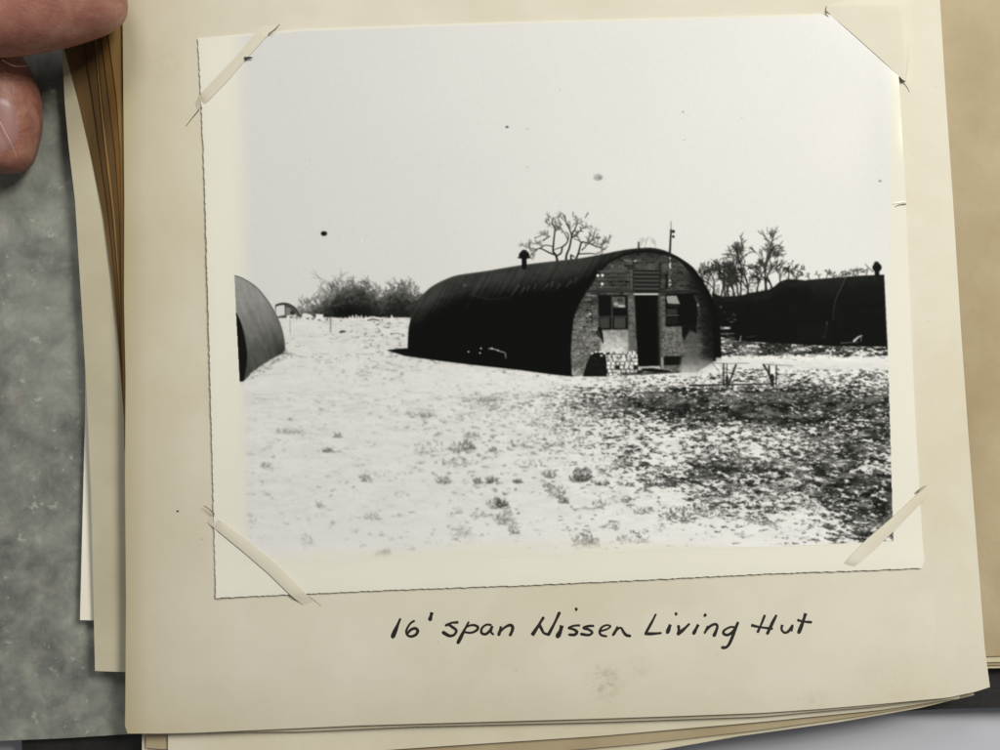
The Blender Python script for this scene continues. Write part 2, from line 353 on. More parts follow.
for a, b in (((519, 285), (511, 296)), ((525, 287), (521, 293)), ((529, 286), (527, 290)), ((548, 284), (543, 290)), ((553, 282), (551, 287)), ((571, 281), (566, 287)), ((536, 284), (534, 289)), ((560, 284), (557, 289)), ((577, 278), (574, 283))):
    stroke([a, b], 1.1, .6, 98, R_ROOF, alpha=.65)
blob(464.5, 285.3, 1.7, 1.4, 92, .7); blob(474, 292, 1.4, 1.4, 55, .6)
stroke(smooth([(470, 294), (490, 299), (510, 297)]), 1.5, 1.0, 50, R_ROOF, alpha=.5); stroke(smooth([(437, 297), (470, 290), (506, 281)]), 1.2, 1.0, 58, R_ROOF, alpha=.4)
for q in ((468.5, 351.7), (481, 348.4), (492, 348.2), (480, 353), (498, 350.5)): blob(q[0], q[1], 1.0, .8, 205, .9)
stroke(smooth([(489, 348.6), (495, 349.4), (501, 351.6), (505, 353), (505.8, 358)]), 1.1, .7, 190, R_ROOF, alpha=.9)

WALL = smooth([(572, 376), (571, 358), (571.4, 342), (573.4, 321), (578, 307), (584, 295.5), (590.7, 285), (598, 273.5), (608.5, 263), (617, 258.4), (626, 255), (636, 252.8), (646.5, 252), (657, 252.8), (667, 255), (675, 258), (682, 262.6), (692, 274), (700, 286), (706, 300), (711, 322), (713.5, 345), (713.5, 361)]) + [(713, 362), (698, 372), (640, 375)]
def bricks(x, y, bw, bh, seed, mortar, tone, var):
    row = np.floor(y / bh); xo = x + (row % 2) * bw * .5 + 0.9 * (vnoise(x * 0 + row, y * 0, seed) - .5)
    col = np.floor(xo / bw)
    fx = xo / bw - col; fy = y / bh - row
    n = vnoise(col * 1.7 + .5, row * 2.3 + .5, seed + 1)
    n2 = fbm(x / 1.1, y / .9, seed + 2, 2)
    t = tone + var * (n - .5) + 34 * (n2 - .5)
    mm = np.maximum(sstep(.82, 1.0, fx), sstep(.70, 1.0, fy))
    return t * (1 - mm * .6) + mortar * mm * .6
def wall(x, y):
    base = bricks(x, y + .03 * x, 5.6, 2.7, 201, 100, 56, 60)
    base = base - 16 * np.exp(-((y - 283) / 9) ** 2) * sstep(600, 625, x)
    light = sstep(300, 330, y) * (1 - sstep(600, 640, x)) * 34 + 26 * sstep(326, 345, y) * sstep(655, 662, x) * (1 - sstep(676, 696, x))
    t = base + light * 1.1
    t = t * (1 - .45 * (1 - sstep(250, 268, y - 0.004 * (x - 646) ** 2 * -0)))
    t = t * (1 - .72 * sstep(686, 708, x + (310 - y) * .22))
    t = t + 60 * sstep(362, 374, y) * (1 - sstep(576, 588, x))
    return np.clip(t * (0.80 + .4 * fbm(x / 7, y / 7, 207, 3)), 12, 235)
fill(WALL, wall, R_WALL)
stroke(smooth([(584, 294.5), (590.7, 284), (598, 273), (608.5, 262), (617, 257.6), (626, 254), (636, 252), (646.5, 251.3), (657, 252), (667, 254), (675, 257), (682, 261.8), (692, 273), (700, 286), (706, 300), (711, 322)]), 2.2, 3.2, 14, R_ROOF)
# boarded upper part: planks on the left gable, shading, white flecks
for k, yy in enumerate((271.5, 275.5, 279.5, 283.5, 287.5)):
    stroke([(597 + k * -0.6, yy), (632, yy)], .8, .8, 96, R_WALL, alpha=.55)
    stroke([(597, yy + 1.6), (632, yy + 1.4)], .9, .9, 34, R_WALL, alpha=.55)
stroke([(588, 291.4), (632, 291.4)], 2.6, 2.6, 44, R_WALL); stroke([(661, 292), (698, 291)], 2.4, 2.4, 34, R_WALL)
stroke([(631.6, 270), (632, 290)], 1.3, 1.3, 100, R_WALL, alpha=.7); stroke([(598, 271), (631, 270)], .9, .9, 84, R_WALL, alpha=.6)
stroke([(617, 262), (624, 270)], .8, .6, 70, R_WALL); stroke([(624, 260), (632, 261.4), (640, 260)], 1.1, .8, 140, R_WALL, alpha=.7)
blob(635, 261, 2.4, 1.0, 190, .6); blob(612, 266, 1.2, 1.0, 150, .6); blob(597.8, 275.6, 1.3, 1.4, 235); blob(602.4, 275.4, 1.3, 1.4, 235); blob(602.2, 284, 1.4, 1.4, 228); blob(601, 287, 1, .8, 150, .6)
fill([(636, 256), (654, 256), (658, 262), (636, 262)], 66, R_WALL, alpha=.4)
for q in ((588, 316), (589, 319), (592, 321.5), (587, 322), (590, 314), (584, 327)): blob(q[0], q[1], 1.1, 1.0, PR.choice([225, 20, 200]), .85)
blob(590, 319, 3.4, 3.8, 26, .45)
for k in range(200):
    px = PR.uniform(574, 600); py = PR.uniform(303, 372)
    if inside(np.array([px]), np.array([py]), WALL)[0]: blob(px, py, PR.uniform(.5, 1.3), PR.uniform(.4, .8), PR.choice([45, 60, 140, 165, 185]), .55)
for k in range(10): blob(588 + k * 1.2, 295.6, .7, .7, 190 * PR.uniform(.6, 1), .7)
# vent louvres
fill([(634, 270), (659.5, 270), (659.5, 293), (634, 293)], 26, R_VENT)
for yy in (272.6, 276.6, 280.6, 284.6, 288.6): stroke([(634.6, yy), (658.6, yy + .2)], 1.5, 1.5, 78, R_VENT, alpha=.9)
stroke([(633, 258), (633, 292)], 1.0, 1.0, 30, R_WALL); stroke([(660, 262), (660, 292)], 1.4, 1.4, 28, R_WALL)
# door
fill([(634.5, 294), (658, 294), (660, 365.4), (638, 366.4)], 7, R_DOOR)
stroke([(634.5, 294.2), (657.5, 294.2)], 1.8, 1.8, 196, R_DOOR)
stroke([(659.5, 296), (661, 366)], 2.0, 2.0, 62, R_WALL)
stroke([(656.6, 300), (658.6, 362)], .8, .8, 40, R_DOOR, alpha=.6)
# piers either side
def pier(x, y): return bricks(x, y, 4.2, 2.6, 231, 112, 84, 50)
fill([(627.5, 296), (633.8, 296), (636.6, 352), (628, 352)], pier, R_WALL)
fill([(660.4, 296), (665, 296), (665.5, 327), (661.6, 327)], pier, R_WALL)
# left window
fill([(597, 295), (627, 295), (627.5, 329.6), (599, 330)], 12, R_WL)
fill([(599.5, 318), (609.5, 317.5), (609.5, 328), (600.5, 328.5)], 56, R_WL); fill([(614, 317.5), (625.4, 317.5), (625.4, 328), (614, 328.3)], 60, R_WL)
fill([(611.5, 296.6), (625, 296.6), (625.4, 308), (613.5, 307.6)], 84, R_WL); blob(616, 304, 2.4, 1.8, 170, .8); blob(621.5, 306, 3.8, 1.3, 190, .8); blob(620, 300, 3, 2, 40, .8)
stroke([(612, 296), (612, 329)], 1.2, 1.2, 66, R_WL); stroke([(599, 316.8), (627, 316.6)], 1.0, 1.0, 60, R_WL)
stroke([(597.6, 296), (599, 330)], 1.2, 1.2, 70, R_WL, alpha=.8); stroke([(627.4, 296), (627.7, 330)], 1.3, 1.3, 26, R_WL)
# pale panel under the window
fill([(602, 330.5), (628.2, 329.6), (628.6, 353), (600, 355)], lambda x, y: 150 + 48 * sstep(332, 352, y) + 80 * (fbm(x / 3, y / 2.4, 241, 4) - .5) - 20 * sstep(618, 628, x), R_WALL, soft=.8)
fill([(629, 338), (636.6, 338), (637.4, 352), (629, 352)], 104, R_WALL, alpha=.5)
stroke(smooth([(599.5, 329), (601.5, 335), (603, 342.6)]), 4.2, 1.2, 14, R_WALL); stroke([(597, 332), (600.5, 338)], 2.2, .7, 24, R_WALL)
# stacked blocks
def blocks(x, y):
    rw = np.floor((y - 351) / 3.7); xo = x + 3.0 * vnoise(rw * 3.3, rw * 0 + .5, 252) * 2; bw = 4.6
    c = np.floor(xo / bw); fx = xo / bw - c; fy = (y - 351) / 3.7 - rw
    t = 178 + 62 * vnoise(c * 3.1 + .5, rw * 1.9 + .5, 251)
    gap = np.maximum(sstep(.70, .92, fx) * (vnoise(c * 5.1, rw * 3.7, 255) > .25), sstep(.66, .95, fy) * (vnoise(c * 2.3, rw * 4.1, 256) > .3))
    gap = gap * (0.55 + .45 * vnoise(x / 3, y / 3, 259)); t = t - 60 * sstep(.55, .8, vnoise(x / 2.1, y / 1.7, 260))
    gap = np.maximum(gap, (vnoise(c * 7.3 + .5, rw * 5.9 + .5, 257) > .80) * 1.0)
    return t * (1 - gap) + 34 * gap + 20 * (vnoise(x, y, 9) - .5)
blocksold = 0
fill([(605.6, 353), (612, 351.4), (622, 352), (634, 350.6), (637.5, 354), (637.8, 366), (636.6, 373), (620, 374.6), (606, 375.6)], blocks, R_BLK)
fill(smooth([(583, 376.4), (586, 366), (590, 356.5), (594, 353.2), (600, 352.6), (605, 354.5), (606.4, 364), (607, 376.4)]) , 15, R_BIN)
for q in ((592, 353.4), (596, 351.8), (600, 352), (601.4, 355.6), (604.6, 353.4)): blob(q[0], q[1], 1.4, 1.0, 224, .85)
for k in range(24): blob(PR.uniform(586, 605), PR.uniform(357, 374), 1.2, .8, 40, .4)
# right window
fill([(665.4, 294), (697, 292.6), (697, 326), (666, 327)], 10, R_WR)
fill([(666.2, 296), (676.5, 295.6), (680, 304), (667.6, 303.6)], 146, R_WR); fill([(668, 304), (679, 304.6), (679, 307), (669, 307)], 26, R_WR)
fill([(667, 309), (677, 309), (677, 314), (667, 314.4)], 44, R_WR); stroke([(666.6, 315.4), (678, 315.2)], 1.0, 1.0, 96, R_WR); fill([(667, 317), (678, 317), (678, 324), (667, 324.4)], 24, R_WR)
stroke([(695, 296), (698, 304), (700, 316)], 2.0, 1.4, 72, R_WR, alpha=.7); blob(698, 305, 1.3, 1.2, 160, .7)
# rubble wall and pale patch on the right
fill([(661.6, 327), (681, 326.6), (683, 345), (680, 357), (662.5, 360)], lambda x, y: 96 + 120 * (fbm(x / 1.5, y / 1.3, 261, 3) - .5) + 22 * (1 - sstep(328, 336, y)), R_WALL, soft=.6, alpha=.9)
fill([(682, 327), (686, 327), (696, 326), (697, 334), (690, 330), (684, 341), (682.4, 337)], 12, R_WALL)
fill([(684, 341), (690, 330.5), (697, 334), (701, 345), (699, 360), (684, 362)], lambda x, y: 82 + 26 * sstep(340, 358, y) + 12 * (fbm(x / 4, y / 4, 3) - .5), R_WALL, soft=1.4, alpha=.55)
fill([(664, 356), (681.5, 356), (681.5, 365), (664, 365.5)], 14, R_WALL); stroke([(662, 358), (662.4, 368)], 1.8, 1.8, 150, R_WALL)
fill([(681, 358), (698, 359), (698, 377), (680, 377)], lambda x, y: 120 + 96 * sstep(358, 373, y) - 24 * vnoise(x / 1.5, y / 3, 7), R_WALL, soft=1.6, alpha=.72)
fill([(697.5, 358), (714, 360), (714, 372), (697.5, 374)], lambda x, y: 120 + 90 * sstep(359, 372, y), R_WALL, soft=1.6, alpha=.6)
# pole with insulators
stroke([(671, 230), (669.4, 262), (668.6, 288)], 1.7, 2.4, 30, R_POLE); stroke([(671, 221.5), (671, 229)], .8, .9, 120, R_POLE)
blob(673.4, 231.5, 1.5, 1.6, 22, 1, R_POLE); blob(673.4, 236.6, 1.3, 1.3, 24, 1, R_POLE)
stroke([(669.9, 259), (669, 287)], 1.5, 1.3, 120, R_POLE)
for k in range(15):
    blob(670.2 + PR.uniform(-.5, .3), 258 + k * 1.9, .9, .9, PR.choice([225, 200, 60]), .9, R_POLE)
stroke([(666.8, 272), (666.4, 288)], 1.2, 2.2, 14, R_POLE)
blob(675, 275, 2.6, 2.6, 40, .8); blob(675, 275, 1.2, 1.2, 84, .7)
# chimney of the main hut
stroke([(524.2, 267), (524.2, 259)], 5.2, 5.0, 14, R_CH); blob(524.2, 255.2, 5.3, 4.2, 14, 1, R_CH, .12); blob(524.2, 251.6, 3.0, 1.8, 22, 1, R_CH, .2)
stroke([(518.6, 257.6), (529.8, 257.6)], 1.6, 1.6, 12, R_CH)
# shade and litter at the door
fill([(638, 366.6), (660, 366.2), (661.5, 372.4), (638, 371.5)], 205, None, alpha=.8)
fill([(641, 368.6), (652, 368), (669, 370.6), (671, 372.6), (655, 372.4), (642, 371)], 16, None); blob(640, 371.6, 3.2, 1.5, 26, .9)
for k in range(90):
    px = PR.uniform(590, 716); py = 377 + PR.uniform(-1.6, 6.5); stroke([(px, py), (px + PR.uniform(.5, 2), py + PR.uniform(-1.4, .6))], .9, .6, PR.choice([70, 100, 140, 215]), None, alpha=.7)

# ---- trestle tables / posts on the right
R_TB1 = rid('trestle_left'); R_TB2 = rid('trestle_right')
stroke([(690, 385.5), (722, 384.8), (776, 383.6)], 1.8, 1.0, 30, None)
fill([(716, 357.8), (730, 357.6), (770, 360.6), (840, 362.5), (887, 362), (888, 369), (840, 370), (800, 369), (748, 368.6), (716, 366)], lambda x, y: 214 + 20 * (fbm(x / 6, y / 2, 7, 3) - .6), None, soft=.8, alpha=.85)
for p, a, b, tt in (([(712, 363), (728, 363.6), (749, 363.2)], 0.9, .5, 110), ([(723.6, 364), (723.6, 385)], 1.3, 1.3, 30), ([(726.8, 364), (727, 384)], 1.0, 1.0, 60), ([(736, 365), (729, 383)], 1.7, 1.5, 28), ([(713, 364), (719, 371)], .9, .6, 120), ([(729, 382), (733, 387)], 1.0, .7, 60), ([(727, 377), (727.5, 385)], 3.0, 3.4, 40)):
    stroke(p, a, b, tt, R_TB1)
for p, a, b, tt in (([(763, 364.2), (778, 365), (793, 366)], 0.9, .5, 100), ([(763.5, 365), (768.6, 373)], 1.8, 1.3, 30), ([(769, 366), (769.6, 378)], 1.6, 1.4, 30), ([(776.3, 366), (776.3, 384.6)], 1.2, 1.2, 34), ([(771.8, 376), (772.4, 385)], 4.2, 3.2, 34), ([(765, 366), (770, 377)], 1.2, 1.0, 44)):
    stroke(p, a, b, tt, R_TB2)
stroke([(766, 360.4), (779, 361), (784, 363)], 1.3, .8, 226, R_TB2)

# ---- tufts in the foreground
R_TUFT = rid('grass_tufts')
def tuft(cx, cy, w_, h_, n, t0=50, t1=120, a=.75, lean=0):
    for k in range(n):
        u = PR.uniform(-1, 1); v = PR.uniform(-1, 1)
        if u * u + v * v > 1: continue
        px = cx + u * w_; py = cy + v * h_; an = math.pi / 2 + PR.uniform(-.9, .9) + lean; ln = PR.uniform(1.2, 3.6)
        stroke([(px, py), (px + math.cos(an) * ln, py - math.sin(an) * ln)], .9, .45, PR.uniform(t0, t1), R_TUFT, alpha=a)
    for k in range(int(n * .3)):
        px = cx + PR.uniform(-1, 1) * w_; py = cy + PR.uniform(0, 1) * h_; stroke([(px, py), (px + PR.uniform(1, 4), py)], .9, .5, PR.uniform(t0, t1), R_TUFT, alpha=a)
for q in ((462, 448, 13, 5.5, 90, 55, 130), (468, 445, 6, 4, 30, 45, 110), (493, 450, 5, 2.5, 20, 60, 120), (443, 481, 8, 3.6, 46, 50, 130), (477, 481, 5, 2.6, 40, 70, 110), (491, 480.5, 6, 3.4, 56, 50, 100), (518, 482, 5, 1.6, 26, 50, 100),
          (582, 475, 10, 6.5, 120, 45, 110), (580, 479, 11, 3, 50, 40, 90), (549, 474, 7, 4, 44, 55, 130), (497, 504, 11, 5, 76, 35, 110), (500, 504, 5, 4, 44, 20, 60), (506, 518, 10, 7, 84, 70, 140), (513, 530, 6, 5, 40, 70, 140), (478, 515, 9, 3, 26, 100, 150),
          (556, 492, 10, 6, 66, 60, 150), (563, 501, 5, 3, 26, 40, 90), (547, 485, 5, 2.5, 22, 60, 130), (583, 540, 11, 6, 84, 50, 120), (592, 544, 12, 5, 46, 110, 160), (461, 533, 11, 7, 50, 120, 165), (384, 556, 9.5, 4.6, 120, 95, 140), (386, 553, 5, 3, 40, 80, 130),
          (602, 484, 7, 2, 26, 45, 100), (327, 451, 6, 1.6, 34, 50, 110), (338, 436, 5, 1.6, 20, 60, 120), (365, 479, 6, 3.2, 36, 80, 140), (266, 466, 6, 2.6, 30, 100, 150), (320, 505, 4, 3, 20, 95, 150), (372, 517, 9, 3, 34, 110, 160), (307, 540, 6, 8, 34, 135, 172), (250, 520, 6, 6, 20, 140, 175),
          (289, 432, 15, 2, 60, 110, 160), (420, 415, 16, 3, 54, 85, 150), (484, 400, 16, 2, 50, 90, 145), (472, 436, 8, 2.2, 26, 60, 130), (680, 515, 14, 8, 110, 50, 120), (708, 510, 16, 8, 90, 60, 130), (662, 483, 18, 4, 90, 40, 90), (640, 512, 10, 3, 26, 80, 140), (700, 475, 14, 3, 40, 60, 120),
          (608, 527, 9, 3, 24, 95, 150), (632, 540, 16, 4, 46, 95, 160), (740, 490, 16, 3, 40, 60, 120), (458, 463, 18, 4, 50, 70, 150), (530, 464, 14, 4, 24, 70, 140), (600, 505, 10, 4, 30, 80, 150), (525, 440, 22, 6, 34, 70, 150), (565, 440, 24, 8, 60, 60, 140), (433, 447, 14, 6, 26, 80, 150), (580, 415, 20, 12, 60, 70, 150), (545, 415, 18, 8, 34, 90, 150)):
    tuft(*q)
for k in range(150):
    px = PR.uniform(248, 640); py = PR.uniform(392, 540)
    if PR.rand() > sstep(230, 560, px) * .9 + .12: continue
    c = PR.uniform(60, 165); stroke([(px, py), (px + PR.uniform(1.5, 5), py + PR.uniform(-.6, .6))], 1.2, .6, c, R_GR, alpha=.75)
    if PR.rand() < .35: blob(px + 1.5, py - .8, 1.2, .9, c, .7)

# ---- spots, flaws, grain
R_SPOT = rid('dark_blemish')
blob(324, 233.6, 3.1, 2.4, 26, 1, R_SPOT, .25); blob(323, 233.4, 1.6, 1.6, 10, .9)
R_SPOT2 = rid('second_blemish'); blob(598, 177.4, 4.6, 3.4, 150, .75, R_SPOT2, .3); blob(600, 177.8, 2.0, 1.8, 120, .6); blob(596, 176, 1.0, 1.0, 190, .8)
for q in ((507, 127, 1.7, 1.1, 60), (527, 129, .8, .8, 150), (683, 112, .9, .8, 130), (684, 140, .7, .7, 150), (362, 241, .9, .9, 235), (527, 167, 1, .8, 170), (880, 181, 1.6, .9, 110), (892, 203, 1.4, 1, 90), (352, 330, .6, .6, 100), (440, 165, .6, .6, 175), (742, 118, .6, .6, 165), (560, 90, .6, .6, 175), (310, 160, .6, .6, 160)):
    blob(q[0], q[1], q[2], q[3], q[4], .8)
def blur(a, n):
    for _ in range(n):
        a = np.pad(a, 1, mode='edge'); a = (a[:-2] + 2 * a[1:-1] + a[2:]) / 4; a = (a[:, :-2] + 2 * a[:, 1:-1] + a[:, 2:]) / 4
    return a
G = blur(G, 1)
soft_ = (1 - sstep(430, 660, XX)) * ((ID == R_GR) | (ID == R_TUFT)) * sstep(340, 380, YY)
G = G * (1 - soft_) + blur(G, 2) * soft_
G = G + soft_ * (.12 + .22 * (ID == R_GR)) * (222 - G)
IMGM = (ID > 0)
G = G + IMGM * (GRAIN - .5) * 6 * sstep(5, 60, G)
# colour: neutral silver image on a warm paper border
gg = np.clip(G, 3, 245)[..., None] / 255.0
tint = np.array([1.0, 0.995, 0.982]) * gg + (1 - gg) * np.array([0.0, 0.004, -0.006])
# the left and bottom of the image fade out into the border, elsewhere the edge is crisp
bord = np.array([219, 217, 203]) / 255.0
fade = np.ones((NY, NX))
xl = interp(YY, [(0, 228), (275, 234), (400, 240), (567, 244)])
fade *= np.where(YY > 385, sstep(-1, 9, XX - xl + 6 * (fbm(XX / 9, YY / 9, 5) - .5)), sstep(-1 , 1, XX - xl) * sstep(0, 22, np.where(ID == R_SKY, XX - xl, 22)))
yb = interp(XX, [(240, 567), (420, 560), (600, 553), (780, 546.5), (893.5, 541)])
fade *= sstep(-.5, .5 + 22 * (1 - sstep(560, 790, XX)), yb - YY + 12 * (fbm(XX / 20, YY / 9, 15, 3) - .5) * (1 - sstep(560, 790, XX)))
fade = np.where(ID == 0, 0, fade)[..., None]
RGB = tint * fade + bord * (1 - fade)
RGB = np.clip(RGB, 0.008, 1)
LIN = np.where(RGB <= 0.04045, RGB / 12.92, ((RGB + 0.055) / 1.055) ** 2.4)
# ---------------------------------------------------------------- helpers
def srgb(r, g, b):
    return tuple((c / 255 / 12.92) if c <= 10 else ((c / 255 + 0.055) / 1.055) ** 2.4 for c in (r, g, b)) + (1,)

def setp(o, label=None, cat=None, group=None, kind=None):
    if label: o['label'] = label
    if cat: o['category'] = cat
    if group: o['group'] = group
    if kind: o['kind'] = kind
    return o

def empty(name, loc):
    o = bpy.data.objects.new(name, None); COL.objects.link(o); o.location = loc; o.empty_display_size = 0.02; return o

def link(name, me, mat, parent=None, smooth_=True):
    o = bpy.data.objects.new(name, me); COL.objects.link(o); me.materials.append(mat)
    if smooth_: me.polygons.foreach_set('use_smooth', [True] * len(me.polygons))
    if parent is not None:
        o.parent = parent; o.matrix_parent_inverse = parent_world(parent).inverted()
    me.update(); return o

def parent_world(o):
    from mathutils import Matrix
    m = Matrix.Translation(o.location)
    if o.parent is not None: m = parent_world(o.parent) @ o.matrix_parent_inverse @ m
    return m

class NT:
    def __init__(self, name):
        self.m = bpy.data.materials.new(name); self.m.use_nodes = True
        self.t = self.m.node_tree; self.b = self.t.nodes['Principled BSDF']
    def n(self, kind, **kw):
        x = self.t.nodes.new(kind)
        for k, v in kw.items():
            if k in x.inputs: x.inputs[k].default_value = v
            else: setattr(x, k, v)
        return x
    def l(self, a, b): self.t.links.new(a, b)
    def noise(self, scale, detail=4, rough=0.55, stretch=(1, 1, 1), dist=0.0):
        tc = self.n('ShaderNodeNewGeometry'); mp = self.n('ShaderNodeMapping'); mp.inputs['Scale'].default_value = stretch
        self.l(tc.outputs['Position'], mp.inputs['Vector'])
        nz = self.n('ShaderNodeTexNoise'); nz.inputs['Scale'].default_value = scale; nz.inputs['Detail'].default_value = detail
        nz.inputs['Roughness'].default_value = rough; nz.inputs['Distortion'].default_value = dist
        self.l(mp.outputs[0], nz.inputs['Vector']); return nz.outputs['Fac']
    def ramp(self, fac, stops):
        r = self.n('ShaderNodeValToRGB'); e = r.color_ramp.elements
        while len(e) < len(stops): e.new(0.5)
        for k, (p, c) in enumerate(stops): e[k].position = p; e[k].color = c
        self.l(fac, r.inputs[0]); return r.outputs[0]
    def mix(self, fac, a, b, mode='MIX'):
        x = self.n('ShaderNodeMix', data_type='RGBA', blend_type=mode)
        if isinstance(fac, (int, float)): x.inputs[0].default_value = fac
        else: self.l(fac, x.inputs[0])
        for v, i in ((a, 6), (b, 7)):
            if isinstance(v, tuple): x.inputs[i].default_value = v
            else: self.l(v, x.inputs[i])
        return x.outputs[2]
    def bump(self, h, strength, dist):
        b = self.n('ShaderNodeBump'); b.inputs['Strength'].default_value = strength; b.inputs['Distance'].default_value = dist
        self.l(h, b.inputs['Height']); self.l(b.outputs[0], self.b.inputs['Normal'])

def paper(name, base, dark, stain=None, stain_amt=0.0, rough=0.78, fibre=0.25, spec=0.25, aged=False):
    k = NT(name)
    c = k.ramp(k.noise(26, 5, .6), [(0.32, dark), (0.66, base)])
    c = k.mix(k.ramp(k.noise(900, 3, .7), [(0.35, (0, 0, 0, 1)), (0.8, (.22, .22, .22, 1))]), c, dark)
    if stain is not None:
        c = k.mix(k.ramp(k.noise(11, 6, .62, dist=.6), [(0.5, (0, 0, 0, 1)), (0.72, (stain_amt,) * 3 + (1,))]), c, stain)
        # little brown foxing specks
        c = k.mix(k.ramp(k.noise(330, 2, .5), [(0.76, (0, 0, 0, 1)), (0.82, (.55, .55, .55, 1))]), c, srgb(140, 112, 72))
    if aged:
        ge = k.n('ShaderNodeNewGeometry'); sx = k.n('ShaderNodeSeparateXYZ'); k.l(ge.outputs['Position'], sx.inputs[0])
        def mask(sock, lo, hi, amt, wob=.012):
            ad = k.n('ShaderNodeMath', operation='MULTIPLY_ADD'); k.l(k.noise(38, 5, .6), ad.inputs[0]); ad.inputs[1].default_value = wob; k.l(sock, ad.inputs[2])
            mr = k.n('ShaderNodeMapRange'); mr.inputs[1].default_value = lo; mr.inputs[2].default_value = hi; mr.inputs[3].default_value = amt; mr.inputs[4].default_value = 0; k.l(ad.outputs[0], mr.inputs[0]); return mr.outputs[0]
        c = k.mix(mask(sx.outputs[0], -.112, -.070, .5), c, srgb(176, 162, 124))      # handling has yellowed the left margin
        c = k.mix(mask(sx.outputs[0], -.1135, -.104, .5, .004), c, srgb(158, 140, 84))
        c = k.mix(mask(sx.outputs[1], -.108, -.084, .35), c, srgb(186, 172, 128))
        for (qx, qy, qr, am, cl) in ((604, 682, 26, .75, (150, 128, 88)), (640, 668, 18, .4, (168, 150, 108)), (900, 690, 60, .3, (196, 180, 120)), (165, 62, 30, .35, (176, 158, 110)), (812, 700, 22, .35, (180, 140, 110))):
            q = P(qx, qy); vd = k.n('ShaderNodeVectorMath', operation='DISTANCE'); k.l(ge.outputs['Position'], vd.inputs[0]); vd.inputs[1].default_value = (q.x, q.y, 0)
            mk = mask(vd.outputs['Value'], 0.0, qr * S, am, .002)
            mu = k.n('ShaderNodeMath', operation='MULTIPLY'); k.l(mk, mu.inputs[0]); k.l(k.ramp(k.noise(420, 5, .7), [(0.42, (0, 0, 0, 1)), (0.66, (1, 1, 1, 1))]), mu.inputs[1])
            c = k.mix(mu.outputs[0], c, srgb(*cl))
    k.l(c, k.b.inputs['Base Color']); k.b.inputs['Roughness'].default_value = rough
    k.b.inputs['Specular IOR Level'].default_value = spec
    k.bump(k.noise(1500, 4, .7), fibre, 0.00008)
    return k.m

def sheet(name, left, right, top, bottom, zf, mat, parent, nu=60, nv=60, thick=0.00025, rag=0.0, seed=1):
    """a sheet of paper between four edge curves; left/right give x for a given v, top/bottom give y for a given u"""
    rnd = random.Random(seed)
    L = [[None] * (nu + 1) for _ in range(nv + 1)]
    lt = [rnd.uniform(-1, 1) for _ in range(nv + 1)]; bt = [rnd.uniform(-1, 1) for _ in range(nu + 1)]; rt = [rnd.uniform(-1, 1) for _ in range(nv + 1)]
    lx = np.array(left, float); rx = np.array(right, float); tx = np.array(top, float); bx = np.array(bottom, float)
    def along(c, t):
        d = np.concatenate([[0], np.cumsum(np.hypot(np.diff(c[:, 0]), np.diff(c[:, 1])))]); d /= d[-1]
        return np.array([np.interp(t, d, c[:, 0]), np.interp(t, d, c[:, 1])])
    c00, c10, c01, c11 = lx[0], rx[0], lx[-1], rx[-1]
    vs_ = []
    for j in range(nv + 1):
        v = j / nv
        for i in range(nu + 1):
            u = i / nu
            p = (1 - u) * along(lx, v) + u * along(rx, v) + (1 - v) * along(tx, u) + v * along(bx, u) \
                - ((1 - u) * (1 - v) * c00 + u * (1 - v) * c10 + (1 - u) * v * c01 + u * v * c11)
            if rag:
                if i == 0: p[0] += rag * lt[j]
                if i == nu: p[0] += rag * rt[j] * .35
                if j == nv: p[1] += rag * bt[i]
            vs_.append(P(p[0], p[1], zf(p[0], p[1])))
    n = len(vs_); vs_ += [Vector((a.x, a.y, a.z - thick)) for a in vs_]
    f = []
    W = nu + 1
    for j in range(nv):
        for i in range(nu):
            a = j * W + i; f.append((a, a + W, a + W + 1, a + 1)); f.append((n + a, n + a + 1, n + a + W + 1, n + a + W))
    for i in range(nu):
        f.append((i, i + 1, n + i + 1, n + i)); a = nv * W + i; f.append((a, n + a, n + a + 1, a + 1))
    for j in range(nv):
        a = j * W; f.append((a, n + a, n + a + W, a + W)); a = j * W + nu; f.append((a, a + W, n + a + W, n + a))
    me = bpy.data.meshes.new(name); me.from_pydata([tuple(v) for v in vs_], [], f)
    o = link(name, me, mat, parent, True)
    m = o.modifiers.new('edges', 'EDGE_SPLIT'); m.split_angle = math.radians(50)
    return o

# ---------------------------------------------------------------- heights of the curved papers
def zpage(x, y):
    z = 0.0004 * math.sin(x / 150.0 + y / 260.0) + 0.0003 * math.sin(y / 120.0 - x / 300.0)
    z -= 0.0035 * max(0, (x - 880) / 110.0) ** 2
    z -= 0.0014 * max(0, (190 - x) / 70.0) ** 2
    z -= 0.0016 * max(0, (y - 640) / 90.0) ** 2
    return z
def zprint(x, y):
    z = zpage(x, y) + 0.00045
    z += 0.0008 * math.exp(-((x - 205) / 26.0) ** 2) * (0.35 + 0.65 * math.exp(-((y - 330) / 200.0) ** 2)) 
    z += 0.0004 * math.exp(-((y - (598 - (x - 216) * .044)) / 22.0) ** 2)
    z += 0.0005 * math.exp(-((x - 915) / 30.0) ** 2) * math.exp(-((y - 160) / 70.0) ** 2)
    return z + 0.0010 * max(0, (x - 760) / 140.0) ** 2 * math.exp(-((y - 120) / 130.0) ** 2)

